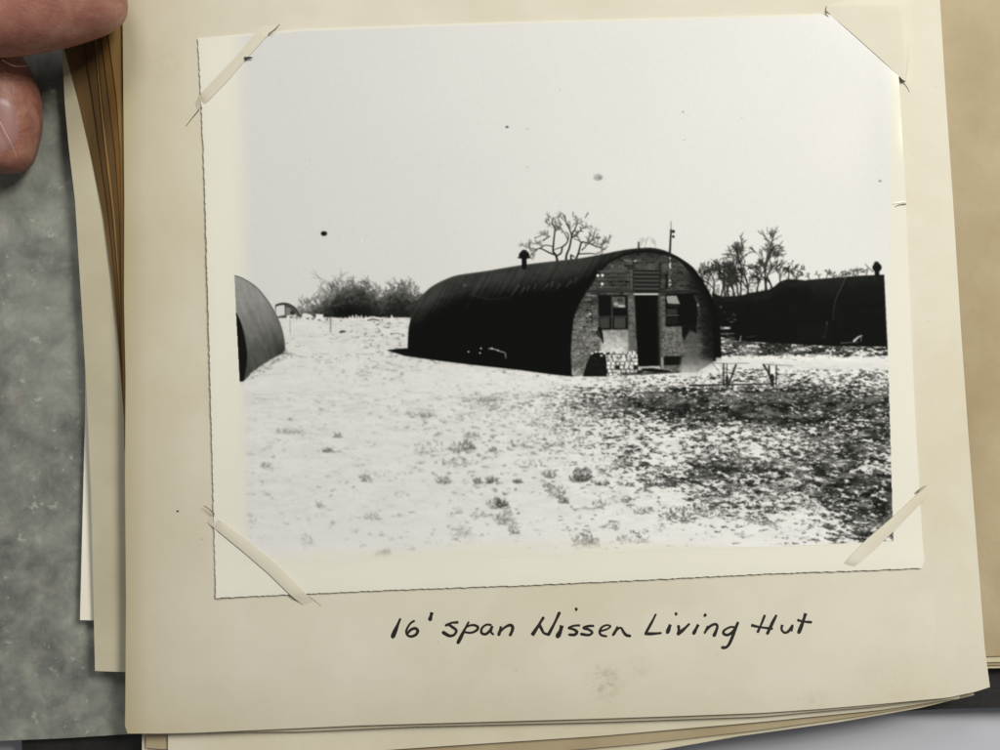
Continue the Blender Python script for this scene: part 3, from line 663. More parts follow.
# ---------------------------------------------------------------- table and what lies on it
tm = NT('pale_table'); tm.l(tm.ramp(tm.noise(9, 3, .5), [(0.3, srgb(176, 178, 186)), (0.7, srgb(192, 193, 198))]), tm.b.inputs['Base Color']); tm.b.inputs['Roughness'].default_value = .45
bm = bmesh.new(); bmesh.ops.create_cube(bm, size=1.0)
for v in bm.verts: v.co = Vector((v.co.x * 1.6, v.co.y * 1.2, v.co.z * 0.03 - 0.0415))
bmesh.ops.bevel(bm, geom=bm.edges[:], offset=0.003, segments=3, affect='EDGES')
me = bpy.data.meshes.new('table_top'); bm.to_mesh(me); bm.free()
setp(link('table_top', me, tm.m, None, False), 'smooth pale blue grey table top under the black album cover', 'table', kind='structure')

# mottled board
k = NT('mottled_board')
a = k.ramp(k.noise(120, 8, .68, dist=.35), [(0.34, srgb(84, 86, 80)), (0.46, srgb(112, 114, 106)), (0.56, srgb(132, 135, 124)), (0.68, srgb(162, 163, 148))])
b = k.ramp(k.noise(34, 5, .6, dist=.4), [(0.40, srgb(90, 91, 90)), (0.62, srgb(150, 153, 142))])
c = k.mix(.5, a, b)
c = k.mix(k.ramp(k.noise(210, 5, .7), [(0.60, (0, 0, 0, 1)), (0.68, (.55, .55, .55, 1))]), c, srgb(184, 184, 168))
c = k.mix(k.ramp(k.noise(60, 5, .6), [(0.60, (0, 0, 0, 1)), (0.72, (.4, .4, .4, 1))]), c, srgb(150, 138, 132))
k.l(c, k.b.inputs['Base Color']); k.b.inputs['Roughness'].default_value = .6; k.bump(k.noise(240, 3), .15, .0003)
MB = sheet('mottled_board', [(-160, -160), (-160, 300), (-162, 746)], [(420, -160), (420, 300), (420, 722)], [(-160, -160), (420, -160)], [(-162, 746), (-60, 743), (60, 738.5), (130, 734), (420, 722)],
           lambda x, y: -0.0145, k.m, None, 20, 20, .0022)
setp(MB, 'grey green mottled board with darker marbled patches beneath the left edge of the album', 'board')

# ---------------------------------------------------------------- the album
ALB = empty('photo_album', P(540, 360, -0.02))
setp(ALB, 'old photo album with aged cream leaves, open under the mounted black and white print', 'photo album')
kc = NT('black_cover'); kc.l(kc.ramp(kc.noise(300, 4), [(0.3, srgb(14, 13, 12)), (0.7, srgb(30, 28, 26))]), kc.b.inputs['Base Color']); kc.b.inputs['Roughness'].default_value = .55
kc.bump(kc.noise(900, 3), .4, .0002)
cov = sheet('cover', [(14, -160), (16, 300), (22, 762)], [(1160, -160), (1165, 300), (1170, 706)], [(14, -160), (1160, -160)], [(22, 762), (400, 742), (700, 722), (930, 709.5), (1000, 707.5), (1170, 706)], lambda x, y: -0.0175, kc.m, ALB, 20, 20, .0025)
setp(cov, 'black album cover')

cream = paper('cream_leaf', srgb(211, 204, 184), srgb(200, 192, 166), srgb(190, 176, 132), .45)
page_m = paper('album_page', srgb(211, 206, 190), srgb(202, 196, 177), srgb(186, 174, 138), .36, aged=True)
cream2 = paper('worn_leaf', srgb(208, 200, 176), srgb(188, 178, 150), srgb(170, 150, 100), .5)
grey_leaf = paper('grey_leaf', srgb(190, 184, 160), srgb(174, 167, 142), srgb(176, 160, 128), .3)
white_leaf = paper('white_leaf', srgb(236, 232, 216), srgb(226, 220, 200))
shaded_tan_leaf = paper('shaded_tan_leaf', srgb(176, 162, 132), srgb(156, 140, 109), srgb(138, 117, 86), .5)  # the tan holds gutter shade, put into the leaf's base colour
def brown(nm, a_, b_): 
    q = NT(nm); q.l(q.ramp(q.noise(110, 4, .6, stretch=(1, .16, 1)), [(0.34, a_), (0.66, b_)]), q.b.inputs['Base Color']); q.b.inputs['Roughness'].default_value = .8; q.b.inputs['Specular IOR Level'].default_value = .2
    q.bump(q.noise(500, 3, stretch=(1, .2, 1)), .4, .0002); return q.m
br = [brown('brown_leaf', srgb(80, 60, 34), srgb(108, 84, 50)), brown('umber_leaf', srgb(72, 52, 28), srgb(98, 74, 42)), brown('ochre_leaf', srgb(112, 86, 46), srgb(138, 110, 64)), brown('dark_leaf', srgb(84, 58, 26), srgb(116, 84, 40))]

# underlying leaves, lowest first
sheet('leaf', [(86, 300), (85, 420), (82, 540), (80, 620)], [(300, 300), (300, 628)], [(86, 300), (300, 300)], [(80, 620), (200, 624), (300, 628)], lambda x, y: -0.0105 + .0006 * math.sin(y / 90), white_leaf, ALB, 20, 40, seed=3)
setp(ALB.children[-1], 'white leaf edge showing at the left')
sheet('leaf', [(50, -160), (61, 30), (65, 107), (69, 150), (75, 200), (82, 312), (87, 400), (91, 493), (95, 671)], [(500, -160), (500, 660)], [(50, -160), (500, -160)], [(95, 671), (124, 672), (500, 660)], lambda x, y: -0.0078 + .0012 * math.exp(-((x - 90) / 30) ** 2) * math.exp(-(y / 400) ** 2), grey_leaf, ALB, 40, 60, seed=4)
setp(ALB.children[-1], 'greyish leaf jutting out at the left')
# right-hand leaves under the mounted page
zr = lambda x, y: -0.0062 - 0.004 * ((x - 930) / 160) + 0.0012 * math.sin(x / 26.0 + y / 300.0)
for dz, dy, m_, sd, lb in ((-.0030, 12, cream2, 8, None), (-.0019, 9, shaded_tan_leaf, 9, None), (-.0010, 6, cream2, 10, None), (0, 0, shaded_tan_leaf, 11, 'leaf at the far right, gutter shade painted into its tan colour')):
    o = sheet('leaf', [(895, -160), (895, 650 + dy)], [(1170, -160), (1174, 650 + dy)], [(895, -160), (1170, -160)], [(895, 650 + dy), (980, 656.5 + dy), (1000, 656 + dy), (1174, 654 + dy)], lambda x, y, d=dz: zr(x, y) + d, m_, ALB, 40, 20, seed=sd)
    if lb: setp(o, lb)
# leaves below the mounted page, seen along its lower edge
low = [(0.0058, [(142, 752), (300, 764), (500, 762), (660, 750), (740, 736), (840, 722), (920, 708), (974, 695)], cream2, 12, 142),
       (0.0046, [(146, 748), (300, 758), (500, 756), (640, 744), (760, 730), (860, 716), (930, 704), (974, 694)], shaded_tan_leaf, 17, 146),
       (0.0034, [(168, 768), (300, 756), (416, 748), (600, 736), (760, 722), (880, 710), (960, 698)], cream, 13, 168),
       (0.0016, [(150, 733), (300, 731.5), (416, 726.5), (600, 722), (760, 716.5), (880, 706), (955, 695)], cream2, 14, 150)]
for dz, bot, m_, sd, lx_ in low:
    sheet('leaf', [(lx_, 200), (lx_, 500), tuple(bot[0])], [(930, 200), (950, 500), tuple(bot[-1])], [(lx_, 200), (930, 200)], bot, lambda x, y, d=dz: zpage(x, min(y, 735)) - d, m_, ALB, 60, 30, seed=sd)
# brown leaves fanned out to the left
edge = [(20, -120), (48, -10), (62, 41), (78, 100), (90, 152), (103, 215), (112, 280), (118, 340), (122, 392), (126, 450)]
for q, (fr, z0, m_) in enumerate(((0, -.0058, br[0]), (.34, -.0050, br[1]), (.56, -.0043, br[2]), (.66, -.0036, br[1]), (.80, -.0030, br[3]), (.90, -.0024, br[2]))):
    e = [(x + (124 - x) * fr * (0.9 + .1 * math.sin(y / 60.0 + q)), y) for x, y in edge]
    sheet('brown_leaf', e, [(240, -120), (240, 450)], [e[0], (240, -120)], [e[-1], (240, 450)], lambda x, y, z0=z0: z0 - .0012 * max(0, (125 - x) / 60.0), m_, ALB, 16, 50, seed=20 + q)

# the mounted page itself
PL = [(119, -160), (122, -40), (123, 60), (124.4, 200), (124, 300), (125.6, 380), (125, 480), (126, 600), (125.4, 700), (125, 728), (127.5, 733.5)]
PRR = [(930, -160), (936, -40), (940, 0), (946, 100), (953, 200), (961, 330), (968, 430), (978, 560), (985, 650), (990, 687)]
PB = [(127.5, 733.5), (160, 733.6), (200, 732.6), (280, 729), (360, 725.4), (480, 722), (600, 718.6), (680, 716), (760, 713), (820, 709), (880, 704), (948, 697.6), (976, 691.6), (990, 687)]
PAGE = sheet('leaf', PL, PRR, [PL[0], PRR[0]], PB, zpage, page_m, ALB, 110, 110, .00035, seed=5)
setp(PAGE, 'aged cream page holding the photograph and its handwritten caption')

# ---------------------------------------------------------------- the mounted photograph
PHO = empty('mounted_photograph', P(560, 310, 0.0005))
setp(PHO, 'deckle edged black and white print of a barrel-roofed hut, mounted on the album page', 'photograph')
kb = NT('print_border')
kb.l(kb.ramp(kb.noise(34, 4), [(0.3, (0.700, 0.684, 0.588, 1)), (0.7, (0.716, 0.701, 0.606, 1))]), kb.b.inputs['Base Color'])
kb.b.inputs['Roughness'].default_value = .125; kb.b.inputs['Specular IOR Level'].default_value = .25
kb.bump(kb.noise(170, 3), .05, .00012)
border = sheet('white_border', [(198, 38), (201, 95), (203.5, 150), (205.5, 205), (207, 260), (209, 330), (211, 400), (213.5, 500), (216, 598)],
      [(896, 12), (899, 80), (906, 200), (911, 330), (917, 450), (922.5, 540), (924.5, 560), (922, 568)],
      [(198, 38), (300, 29), (500, 22), (700, 17), (830, 13.4), (896, 12)], [(216, 598), (300, 594), (400, 589.6), (520, 585.5), (640, 580), (760, 574), (860, 570.5), (922, 568)],
      zprint, kb.m, PHO, 260, 260, .00028, rag=.42, seed=31)
setp(border, 'pale border with a rough deckled edge')
ko = NT('silver_print')
at = ko.n('ShaderNodeAttribute'); at.attribute_name = 'silver'
ko.l(ko.mix(ko.ramp(ko.noise(2600, 2, .6), [(0.3, (0, 0, 0, 1)), (0.8, (.004, .004, .004, 1))]), at.outputs['Color'], (.35, .34, .31, 1)), ko.b.inputs['Base Color'])
ko.b.inputs['Roughness'].default_value = .125; ko.b.inputs['Specular IOR Level'].default_value = .25
ko.bump(ko.noise(170, 3), .05, .00012)

zvec = np.zeros((NY, NX))
for i in range(0, NY):
    yy = GY0 + STEP * i
    for_x = XX[i]
    zp = 0.0004 * np.sin(for_x / 150.0 + yy / 260.0) + 0.0003 * np.sin(yy / 120.0 - for_x / 300.0)
    zp = zp - 0.0035 * np.maximum(0, (for_x - 880) / 110.0) ** 2 - 0.0014 * np.maximum(0, (190 - for_x) / 70.0) ** 2
    zp = zp - 0.0016 * max(0, (yy - 640) / 90.0) ** 2 + 0.00045
    zp = zp + 0.0008 * np.exp(-((for_x - 205) / 26.0) ** 2) * (0.35 + 0.65 * math.exp(-((yy - 330) / 200.0) ** 2))
    zp = zp + 0.0004 * np.exp(-((yy - (598 - (for_x - 216) * .044)) / 22.0) ** 2)
    zp = zp + 0.0005 * np.exp(-((for_x - 915) / 30.0) ** 2) * math.exp(-((yy - 160) / 70.0) ** 2)
    zvec[i] = zp + 0.0010 * np.maximum(0, (for_x - 760) / 140.0) ** 2 * math.exp(-((yy - 120) / 130.0) ** 2)
zvec += 0.000025
KK = S * (H - zvec) / H
VX = (XX - 500) * KK; VY = (375 - YY) * KK
alive = (ID > 0) & (fade[..., 0] > 0.02)
CID = np.where(alive, ID, 0)[:-1, :-1]

def lattice(name, ids, parent, label=None):
    m = np.isin(CID, ids)
    ii, jj = np.nonzero(m)
    if len(ii) == 0: return None
    a = ii * NX + jj
    quad = np.stack([a, a + NX, a + NX + 1, a + 1], 1)
    u, inv = np.unique(quad.ravel(), return_inverse=True)
    me = bpy.data.meshes.new(name)
    me.vertices.add(len(u)); co = np.stack([VX.ravel()[u], VY.ravel()[u], zvec.ravel()[u]], 1)
    me.vertices.foreach_set('co', co.astype(np.float32).ravel())
    me.loops.add(len(inv)); me.loops.foreach_set('vertex_index', inv.astype(np.int32).ravel())
    me.polygons.add(len(quad)); me.polygons.foreach_set('loop_start', np.arange(0, len(inv), 4, dtype=np.int32))
    me.update(calc_edges=True)
    ca = me.color_attributes.new('silver', 'FLOAT_COLOR', 'POINT')
    c = np.concatenate([LIN.reshape(-1, 3)[u], np.ones((len(u), 1))], 1).astype(np.float32)
    ca.data.foreach_set('color', c.ravel())
    o = link(name, me, ko.m, parent, True)
    if label: o['label'] = label
    return o

lattice('printed_sky', [R_SKY], PHO, 'pale blank sky')
lattice('printed_snowy_field', [R_GR, R_SHD], PHO, 'snowy ground with dark grass showing through at the right')
lattice('printed_grass_tufts', [R_TUFT], PHO, 'scattered tufts of grass poking through the snow')
lattice('printed_hedge', [R_HEDGE], PHO, 'far hedge of bare bushes on the left horizon')
lattice('printed_distant_hut', [R_FAR], PHO, 'tiny arched hut on the left horizon')
lattice('printed_pale_posts', [R_TENT], PHO, 'row of tiny pale posts along the horizon')
hl = lattice('printed_hut', [R_LH], PHO, 'grey barrel hut cut off by the left edge of the print')
lattice('dark_end', [R_LE], hl)
hm = lattice('printed_hut', [R_ROOF], PHO, 'large barrel-roofed hut with a brick front in the middle of the print')
lattice('front_wall', [R_WALL], hm, 'brick front wall'); lattice('door', [R_DOOR], hm, 'open dark doorway'); lattice('window', [R_WL], hm, 'window left of the door')
lattice('window', [R_WR], hm, 'window right of the door'); lattice('louvre_vent', [R_VENT], hm); lattice('chimney', [R_CH], hm)
lattice('printed_pole', [R_POLE], PHO, 'thin pole with insulators rising above the hut front')
lattice('printed_block_stack', [R_BLK], PHO, 'pale stacked blocks by the door'); lattice('printed_dark_heap', [R_BIN], PHO, 'dark heap against the hut front')
lattice('printed_tree', [R_T1], PHO, 'bare gnarled tree behind the hut roof'); lattice('printed_tree', [R_T2], PHO, 'faint twigs above the hut front')
for q, lb in zip(TR, ('bare tree close to the right side of the hut', 'tall bare tree right of the hut', 'bare tree above the dark huts')): lattice('printed_tree', [q], PHO, lb)
lattice('printed_bush', [R_BUSH], PHO, 'low bare bush above the dark roof')
lattice('printed_hut', [R_RB], PHO, 'dark hut at the right, farther one'); h3 = lattice('printed_hut', [R_RA], PHO, 'black hut cut off by the right edge of the print'); lattice('chimney', [R_RC], h3)
lattice('printed_trestle', [R_TB1], PHO, 'left trestle table'); lattice('printed_trestle', [R_TB2], PHO, 'right trestle table')
lattice('blemish', [R_SPOT], PHO, 'small black spot in the left of the sky')
lattice('blemish', [R_SPOT2], PHO, 'brownish round spot above the tree')

# ---------------------------------------------------------------- page strips that hold the corners
strip_m = page_m
def strip(name, a, b, zf, parent, mat, nu=24, nv=3, thick=.00022):
    """a band between edge polylines a and b"""
    A = np.array(a, float); B = np.array(b, float)
    def al(c, t):
        d = np.concatenate([[0], np.cumsum(np.hypot(np.diff(c[:, 0]), np.diff(c[:, 1])))]); d /= d[-1]
        return np.array([np.interp(t, d, c[:, 0]), np.interp(t, d, c[:, 1])])
    vs_ = []
    for i in range(nu + 1):
        t = i / nu
        for j in range(nv + 1):
            p = al(A, t) * (1 - j / nv) + al(B, t) * (j / nv); vs_.append(P(p[0], p[1], zf(p[0], p[1], t, j / nv)))
    n = len(vs_); vs_ += [Vector((v.x, v.y, v.z - thick)) for v in vs_]; W = nv + 1; f = []
    for i in range(nu):
        for j in range(nv):
            k_ = i * W + j; f.append((k_, k_ + 1, k_ + W + 1, k_ + W)); f.append((n + k_, n + k_ + W, n + k_ + W + 1, n + k_ + 1))
        k_ = i * W; f.append((k_, k_ + W, n + k_ + W, n + k_)); k_ = i * W + nv; f.append((k_, n + k_, n + k_ + W, k_ + W))
    for j in range(nv):
        f.append((j, n + j, n + j + 1, j + 1)); k_ = nu * W + j; f.append((k_, k_ + 1, n + k_ + 1, n + k_))
    me = bpy.data.meshes.new(name); me.from_pydata([tuple(v) for v in vs_], [], f)
    bm = bmesh.new(); bm.from_mesh(me); bmesh.ops.recalc_face_normals(bm, faces=bm.faces); bm.to_mesh(me); bm.free()
    o = link(name, me, mat, parent, True); m = o.modifiers.new('edges', 'EDGE_SPLIT'); m.split_angle = math.radians(60); return o
def lift(extra=.00038, ease=.10):
    def f(x, y, t, j):
        e = min(1, t / (ease * 1.5), (1 - t) / (ease * 1.5)); e = e * e * (3 - 2 * e)
        return (zpage(x, y) + .00012) * (1 - e) + (max(zprint(x, y), zpage(x, y)) + extra + .00015 * math.sin(math.pi * j)) * e
    return f
o = strip('corner_strip', [(207, 522.5), (216, 529.5), (240, 549), (268, 573), (292, 596.5), (303, 605)], [(210, 514.5), (217, 518.5), (248, 541), (280, 568), (305, 593), (313, 601)], lift(.0005, .08), PAGE, strip_m)
o['label'] = 'paper strip across the lower left corner of the photograph'
o = strip('corner_strip', [(195, 103), (203, 91), (222, 71), (240, 52), (252, 37), (261, 26)], [(197.5, 110), (203, 106), (228, 80), (247, 58), (265, 38), (279, 25)], lift(.00035, .08), PAGE, strip_m)
o['label'] = 'paper strip across the upper left corner of the photograph'
o = strip('corner_strip', [(836, 569), (845, 562), (866, 540), (894, 516), (917.6, 494), (931, 483)], [(848, 571.5), (854, 567), (873, 551), (896, 529), (919, 505), (927, 497)], lift(.00035, .08), PAGE, strip_m)
o['label'] = 'paper strip across the lower right corner of the photograph'
o = strip('corner_flap', [(826, 11.4), (845, 27), (872, 51), (898, 75), (903, 80)], [(827, 5), (860, -3), (912, -5), (912, 40), (906, 81)],
          lambda x, y, t, j: (zpage(x, y) + .00008) * sstep(.72, 1, j) + (max(zprint(x, y), zpage(x, y)) + .00022 * float(sstep(0, .3, min(t, 1 - t)))) * (1 - sstep(.72, 1, j)) * 1.0 if True else 0, PAGE, strip_m, 40, 16)
o['label'] = 'page flap covering the upper right corner of the photograph'

# ---------------------------------------------------------------- ink
def inkmat(name, a_, b_):
    q = NT(name); q.l(q.ramp(q.noise(1400, 3), [(0.3, a_), (0.75, b_)]), q.b.inputs['Base Color']); q.b.inputs['Roughness'].default_value = .5; return q.m
ink = inkmat('black_ink', srgb(14, 12, 8), srgb(34, 28, 18))
def ribbon(vs_, f, pts, w0, w1, zf, off):
    p = smooth(pts, 7) if len(pts) > 2 else [tuple(np.array(pts[0]) * (1 - t) + np.array(pts[1]) * t) for t in np.linspace(0, 1, 8)]
    n = len(p); base = len(vs_)
    rnd = random.Random(int(pts[0][0] * 7 + pts[0][1]))
    ph = rnd.uniform(0, 6)
    rows = []
    for i, (x, y) in enumerate(p):
        a_ = p[max(i - 1, 0)]; b_ = p[min(i + 1, n - 1)]; dx = b_[0] - a_[0]; dy = b_[1] - a_[1]; L = math.hypot(dx, dy) + 1e-6
        t = i / (n - 1); w = 1.22 * (w0 + (w1 - w0) * t) * (1 + .13 * math.sin(ph + t * 7)) * .5
        rows.append((x, y, -dy / L * w, dx / L * w))
    # rounded ends
    def addrow(x, y, nx, ny, z=0.0):
        vs_.append(P(x + nx, y + ny, zf(x, y) + off)); vs_.append(P(x, y, zf(x, y) + off + .00002)); vs_.append(P(x - nx, y - ny, zf(x, y) + off))
    x, y, nx, ny = rows[0]; addrow(x - ny * -.8, y - nx * .8, nx * .45, ny * .45)
    for r in rows: addrow(*r)
    x, y, nx, ny = rows[-1]; addrow(x + ny * .8, y - nx * .8, nx * .45, ny * .45)
    for i in range(n + 1):
        k_ = base + i * 3; f.append((k_, k_ + 3, k_ + 4, k_ + 1)); f.append((k_ + 1, k_ + 4, k_ + 5, k_ + 2))
def word(name, strokes, ox, parent, label=None, mat=ink, zf=zpage, oy=595, sc=.16, off=.00006):
    vs_ = []; f = []
    for s_ in strokes:
        pts, w0, w1 = s_
        ribbon(vs_, f, [(ox + x * sc, oy + y * sc) for x, y in pts], w0, w1, zf, off)
    me = bpy.data.meshes.new(name); me.from_pydata([tuple(v) for v in vs_], [], f)
    bm = bmesh.new(); bm.from_mesh(me)
    for fc in bm.faces:
        fc.normal_update()
        if fc.normal.z < 0: fc.normal_flip()
    bm.to_mesh(me); bm.free()
    o = link(name, me, mat, parent, False)
    if label: o['label'] = label
    return o
word('handwritten_caption', [([(128, 146), (106, 198), (80, 260)], 1.7, 3.9),
    ([(217, 160), (188, 180), (165, 222), (172, 250), (197, 259), (226, 246), (236, 222), (218, 208), (192, 218), (176, 236)], 2.0, 2.4),
    ([(325, 108), (313, 152)], 2.5, 3.2),
    ([(490, 171), (448, 174), (412, 190)], 2.0, 2.0), ([(425, 182), (455, 202), (477, 222), (464, 248), (434, 255), (396, 234)], 2.0, 2.8),
    ([(556, 166), (530, 215), (506, 262), (488, 298)], 1.7, 3.3), ([(522, 222), (548, 196), (584, 188), (612, 200), (602, 222), (566, 236), (522, 230)], 1.9, 2.1),
    ([(698, 188), (664, 186), (636, 210), (636, 238), (662, 244), (688, 222), (701, 196), (694, 230), (708, 246)], 2.1, 2.1),
    ([(757, 196), (750, 222), (743, 248)], 2.0, 2.6), ([(745, 238), (778, 204), (812, 188), (829, 200), (826, 224), (814, 250)], 1.8, 3.0)], 380, PAGE, 'black pen writing that reads 16 foot span')
word('handwritten_caption', [([(76, 252), (112, 196), (146, 142)], 3.0, 2.2), ([(118, 178), (136, 214), (150, 238), (180, 247)], 2.2, 2.4), ([(178, 248), (214, 180), (246, 112)], 2.4, 2.4),
    ([(262, 190), (252, 226), (236, 258)], 3.2, 3.8), ([(344, 90), (351, 89)], 2.8, 2.8),
    ([(376, 190), (338, 192), (304, 206), (334, 214), (356, 230), (342, 248), (308, 248)], 1.9, 2.4),
    ([(464, 193), (428, 194), (398, 206), (430, 216), (452, 234), (430, 250), (384, 244)], 1.9, 2.5),
    ([(502, 226), (542, 214), (566, 196), (544, 188), (514, 200), (498, 228), (508, 250), (540, 258)], 1.7, 1.9),
    ([(610, 196), (598, 224), (582, 250)], 1.9, 2.4), ([(590, 238), (612, 212), (632, 206), (648, 232), (664, 250), (688, 256)], 1.8, 2.4)], 520, PAGE, 'black pen writing of the hut type, beginning with a large N')
word('handwritten_caption', [([(850, 118), (824, 170), (784, 242)], 1.8, 2.2), ([(780, 242), (826, 242), (880, 238)], 2.6, 2.2), ([(940, 184), (922, 234)], 2.8, 3.2), ([(968, 118), (976, 118)], 2.7, 2.7),
    ([(990, 188), (993, 216), (990, 243)], 2.0, 2.8), ([(988, 244), (1024, 214), (1057, 182)], 3.0, 2.0), ([(1115, 184), (1086, 240)], 2.4, 2.8), ([(1150, 122), (1157, 126)], 2.9, 2.9),
    ([(1176, 192), (1166, 216), (1155, 236)], 1.8, 2.2), ([(1158, 228), (1190, 194), (1222, 182), (1234, 196), (1226, 224), (1214, 252)], 1.7, 2.9),
    ([(1350, 204), (1316, 200), (1278, 220), (1272, 240), (1296, 250), (1324, 234), (1346, 206)], 2.0, 2.2), ([(1364, 168), (1346, 212), (1322, 276), (1304, 312), (1286, 328), (1266, 328)], 2.2, 2.8)], 520, PAGE, 'black pen writing that reads Living')
word('handwritten_caption', [([(656, 124), (636, 176), (612, 230)], 1.8, 2.2), ([(729, 124), (702, 176), (672, 240)], 2.0, 3.0), ([(570, 188), (620, 200), (700, 210)], 2.2, 2.0),
    ([(765, 186), (760, 214), (778, 235), (804, 226), (828, 190)], 2.2, 2.0), ([(828, 190), (824, 224)], 1.9, 1.6), ([(911, 114), (892, 172), (868, 234)], 2.6, 3.0), ([(858, 156), (900, 166), (945, 170)], 2.0, 2.0)], 660, PAGE, 'black pen writing that reads Hut')

# slits cut in the page and small marks
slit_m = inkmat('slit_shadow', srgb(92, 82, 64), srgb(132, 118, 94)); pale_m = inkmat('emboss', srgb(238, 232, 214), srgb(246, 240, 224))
def line(name, pts, w0, w1, mat, parent, label=None, zf=zpage, off=.00012):
    return word(name, [(pts, w0, w1)], 0, parent, label, mat, zf, 0, 1.0, off)
zmax = lambda x, y: max(zprint(x, y), zpage(x, y)) + .0007
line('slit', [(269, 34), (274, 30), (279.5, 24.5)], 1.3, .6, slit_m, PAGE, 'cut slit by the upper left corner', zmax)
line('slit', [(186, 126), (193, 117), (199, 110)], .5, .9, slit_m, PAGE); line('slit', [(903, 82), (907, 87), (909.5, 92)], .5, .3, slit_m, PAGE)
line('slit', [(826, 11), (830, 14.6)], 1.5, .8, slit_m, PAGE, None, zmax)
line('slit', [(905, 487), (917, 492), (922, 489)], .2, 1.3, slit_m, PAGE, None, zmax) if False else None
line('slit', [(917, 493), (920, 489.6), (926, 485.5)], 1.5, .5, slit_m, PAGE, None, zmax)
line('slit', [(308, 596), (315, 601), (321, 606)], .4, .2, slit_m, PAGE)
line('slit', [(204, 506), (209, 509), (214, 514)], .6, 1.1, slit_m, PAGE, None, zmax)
line('crease', [(895, 206.5), (900, 204.6), (906, 204)], .4, 1.1, slit_m, PAGE, 'short crease at the right edge of the print', lambda x, y: max(zprint(x, y), zpage(x, y)) + .0001)
line('crease', [(893, 203.6), (899, 202.6), (905, 201.6)], .7, 1.0, pale_m, PAGE, None, lambda x, y: max(zprint(x, y), zpage(x, y)) + .0001)
dk = inkmat('torn_speck', srgb(20, 16, 12), srgb(50, 42, 32))
line('torn_speck', [(244.5, 58.6), (248, 57.8), (252.4, 57.6)], 3.0, .7, dk, PAGE, 'dark speck beside the upper left strip', zmax)
line('ink_dot', [(176.6, 511), (178.4, 511.3)], 1.4, 1.0, dk, PAGE, 'tiny dark dot on the page margin')

# ---------------------------------------------------------------- the hand
ks = NT('skin')
c = ks.ramp(ks.noise(150, 5, .6, dist=.4), [(0.30, srgb(128, 80, 68)), (0.52, srgb(150, 104, 88)), (0.75, srgb(172, 130, 110))])
c = ks.mix(ks.ramp(ks.noise(45, 3, .5), [(0.45, (0, 0, 0, 1)), (0.7, (.5, .5, .5, 1))]), c, srgb(140, 80, 72))
ks.l(c, ks.b.inputs['Base Color']); ks.b.inputs['Roughness'].default_value = .5; ks.b.inputs['Specular IOR Level'].default_value = .4
ks.b.inputs['Subsurface Weight'].default_value = .12; ks.b.inputs['Subsurface Radius'].default_value = (.004, .0016, .0009); ks.b.inputs['Subsurface Scale'].default_value = 1.0
wv = ks.n('ShaderNodeTexVoronoi'); wv.inputs['Scale'].default_value = 1500
g_ = ks.n('ShaderNodeNewGeometry'); ks.l(g_.outputs['Position'], wv.inputs['Vector'])
ad = ks.n('ShaderNodeMath', operation='ADD'); ks.l(wv.outputs['Distance'], ad.inputs[0]); ks.l(ks.noise(260, 5, .6), ad.inputs[1])
ks.bump(ad.outputs[0], .28, .0003)
nodes = []; edges = []
def chain(start, pts):
    prev = start
    for (x, y, z, r) in pts:
        nodes.append((P(x, y, z), r)); i = len(nodes) - 1
        if prev is not None: edges.append((prev, i))
        prev = i
    return prev
palm = chain(None, [(-560, -230, .014, .026), (-440, -160, .014, .030), (-340, -80, .010, .026)])
chain(1, [(-330, -150, .024, .019), (-230, -60, .026, .0165), (-120, -8, .024, .0150), (-40, 9, .0205, .0152), (24, 7, .0175, .0150), (84, -5, .0150, .0138), (126, -18, .0135, .0114)])
chain(palm, [(-250, -20, .004, .0128), (-150, -10, .002, .0122), (-56, 30, .000, .0124), (-10, 72, -.0015, .0130), (3, 106, -.0022, .0134), (-2, 144, -.0030, .0126), (-8, 174, -.0036, .0104)])
chain(palm, [(-270, 40, -.001, .0115), (-180, 70, -.003, .0105), (-110, 110, -.004, .0100), (-90, 165, -.005, .0095), (-100, 210, -.0055, .0080)])
chain(palm, [(-300, 90, -.002, .0110), (-220, 140, -.004, .0100), (-160, 190, -.0045, .0095), (-160, 240, -.005, .0078)])
chain(palm, [(-350, 120, -.002, .0100), (-290, 190, -.004, .0088), (-240, 240, -.0055, .0080), (-235, 280, -.0065, .0068)])
me = bpy.data.meshes.new('person'); me.from_pydata([tuple(n_[0]) for n_ in nodes], edges, [])
tmp = bpy.data.objects.new('person_tmp', me); COL.objects.link(tmp)
sk = tmp.modifiers.new('skin', 'SKIN'); sk.use_smooth_shade = True
for i, (c_, r) in enumerate(nodes): me.skin_vertices[0].data[i].radius = (r, r)
me.skin_vertices[0].data[0].use_root = True
sb = tmp.modifiers.new('sub', 'SUBSURF'); sb.levels = 3; sb.render_levels = 3
dg = bpy.context.evaluated_depsgraph_get(); dg.update()
me2 = bpy.data.meshes.new_from_object(tmp.evaluated_get(dg)); bpy.data.objects.remove(tmp)
me2.materials.clear()
HAND = link('person', me2, ks.m, None, True)
setp(HAND, 'bare hand at the upper left, thumb over the album page edge, fingertip bent below', 'person')
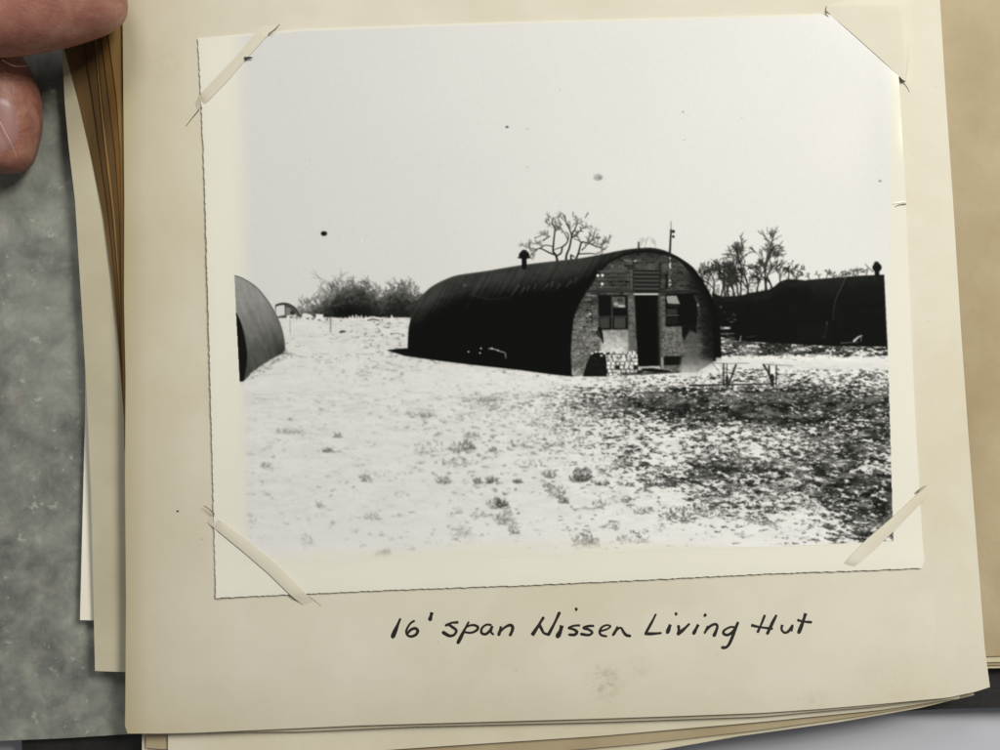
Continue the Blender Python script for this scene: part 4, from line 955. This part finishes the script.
kn = NT('nail'); kn.l(kn.ramp(kn.noise(200, 3, stretch=(1, .3, 1)), [(0.3, srgb(138, 98, 94)), (0.7, srgb(158, 120, 114))]), kn.b.inputs['Base Color']); kn.b.inputs['Roughness'].default_value = .42
# nail: a curved plate lying on the fingertip
vs_ = []; f = []; NU, NV = 12, 10
from mathutils.bvhtree import BVHTree
bv = BVHTree.FromPolygons([v.co.copy() for v in me2.vertices], [tuple(p_.vertices) for p_ in me2.polygons])
for j in range(NV + 1):
    for i in range(NU + 1):
        u = i / NU * 2 - 1; v = j / NV * 2 - 1
        wx = 17 * (1 - .10 * v * v); x = 6 + u * wx * 1.3 * math.sqrt(1 - .3 * v * v) - .3 * v * 8; y = 130 + v * 29 * math.sqrt(1 - .35 * u * u)
        p = P(x, y, 0); h = bv.ray_cast(Vector((p.x, p.y, .05)), Vector((0, 0, -1)))[0]
        z = h.z if h is not None else -.006
        edge_ = max(abs(u), abs(v)); vs_.append((p.x, p.y, z + (.00035 if edge_ < .99 else -.0004)))
W = NU + 1
for j in range(NV):
    for i in range(NU): f.append((j * W + i, (j + 1) * W + i, (j + 1) * W + i + 1, j * W + i + 1))
me = bpy.data.meshes.new('fingernail'); me.from_pydata(vs_, [], f)
link('fingernail', me, kn.m, HAND, True)

def zhand(x, y):
    p_ = P(x, y, 0); h_ = bv.ray_cast(Vector((p_.x, p_.y, .05)), Vector((0, 0, -1)))[0]
    return (h_.z if h_ is not None else -.006) + .0004
pale_s = inkmat('pale_skin_line', srgb(206, 176, 156), srgb(220, 190, 170)); crease_s = inkmat('skin_crease', srgb(104, 66, 54), srgb(126, 84, 68))
word('scratch', [([(-2, 118), (4, 130), (11, 143), (17, 157)], .5, .3)], 0, HAND, 'fine pale scratch on the bent fingertip', pale_s, zhand, 0, 1.0, 0)
for pts in ([(6, 16), (16, 25), (26, 28)], [(20, 5), (30, 12), (40, 13)], [(52, 22), (62, 27), (70, 26)], [(2, 60), (14, 66), (28, 66)], [(4, 72), (14, 77), (24, 77)]):
    word('skin_crease', [(pts, .5, .3)], 0, HAND, None, crease_s, zhand, 0, 1.0, -.0002)
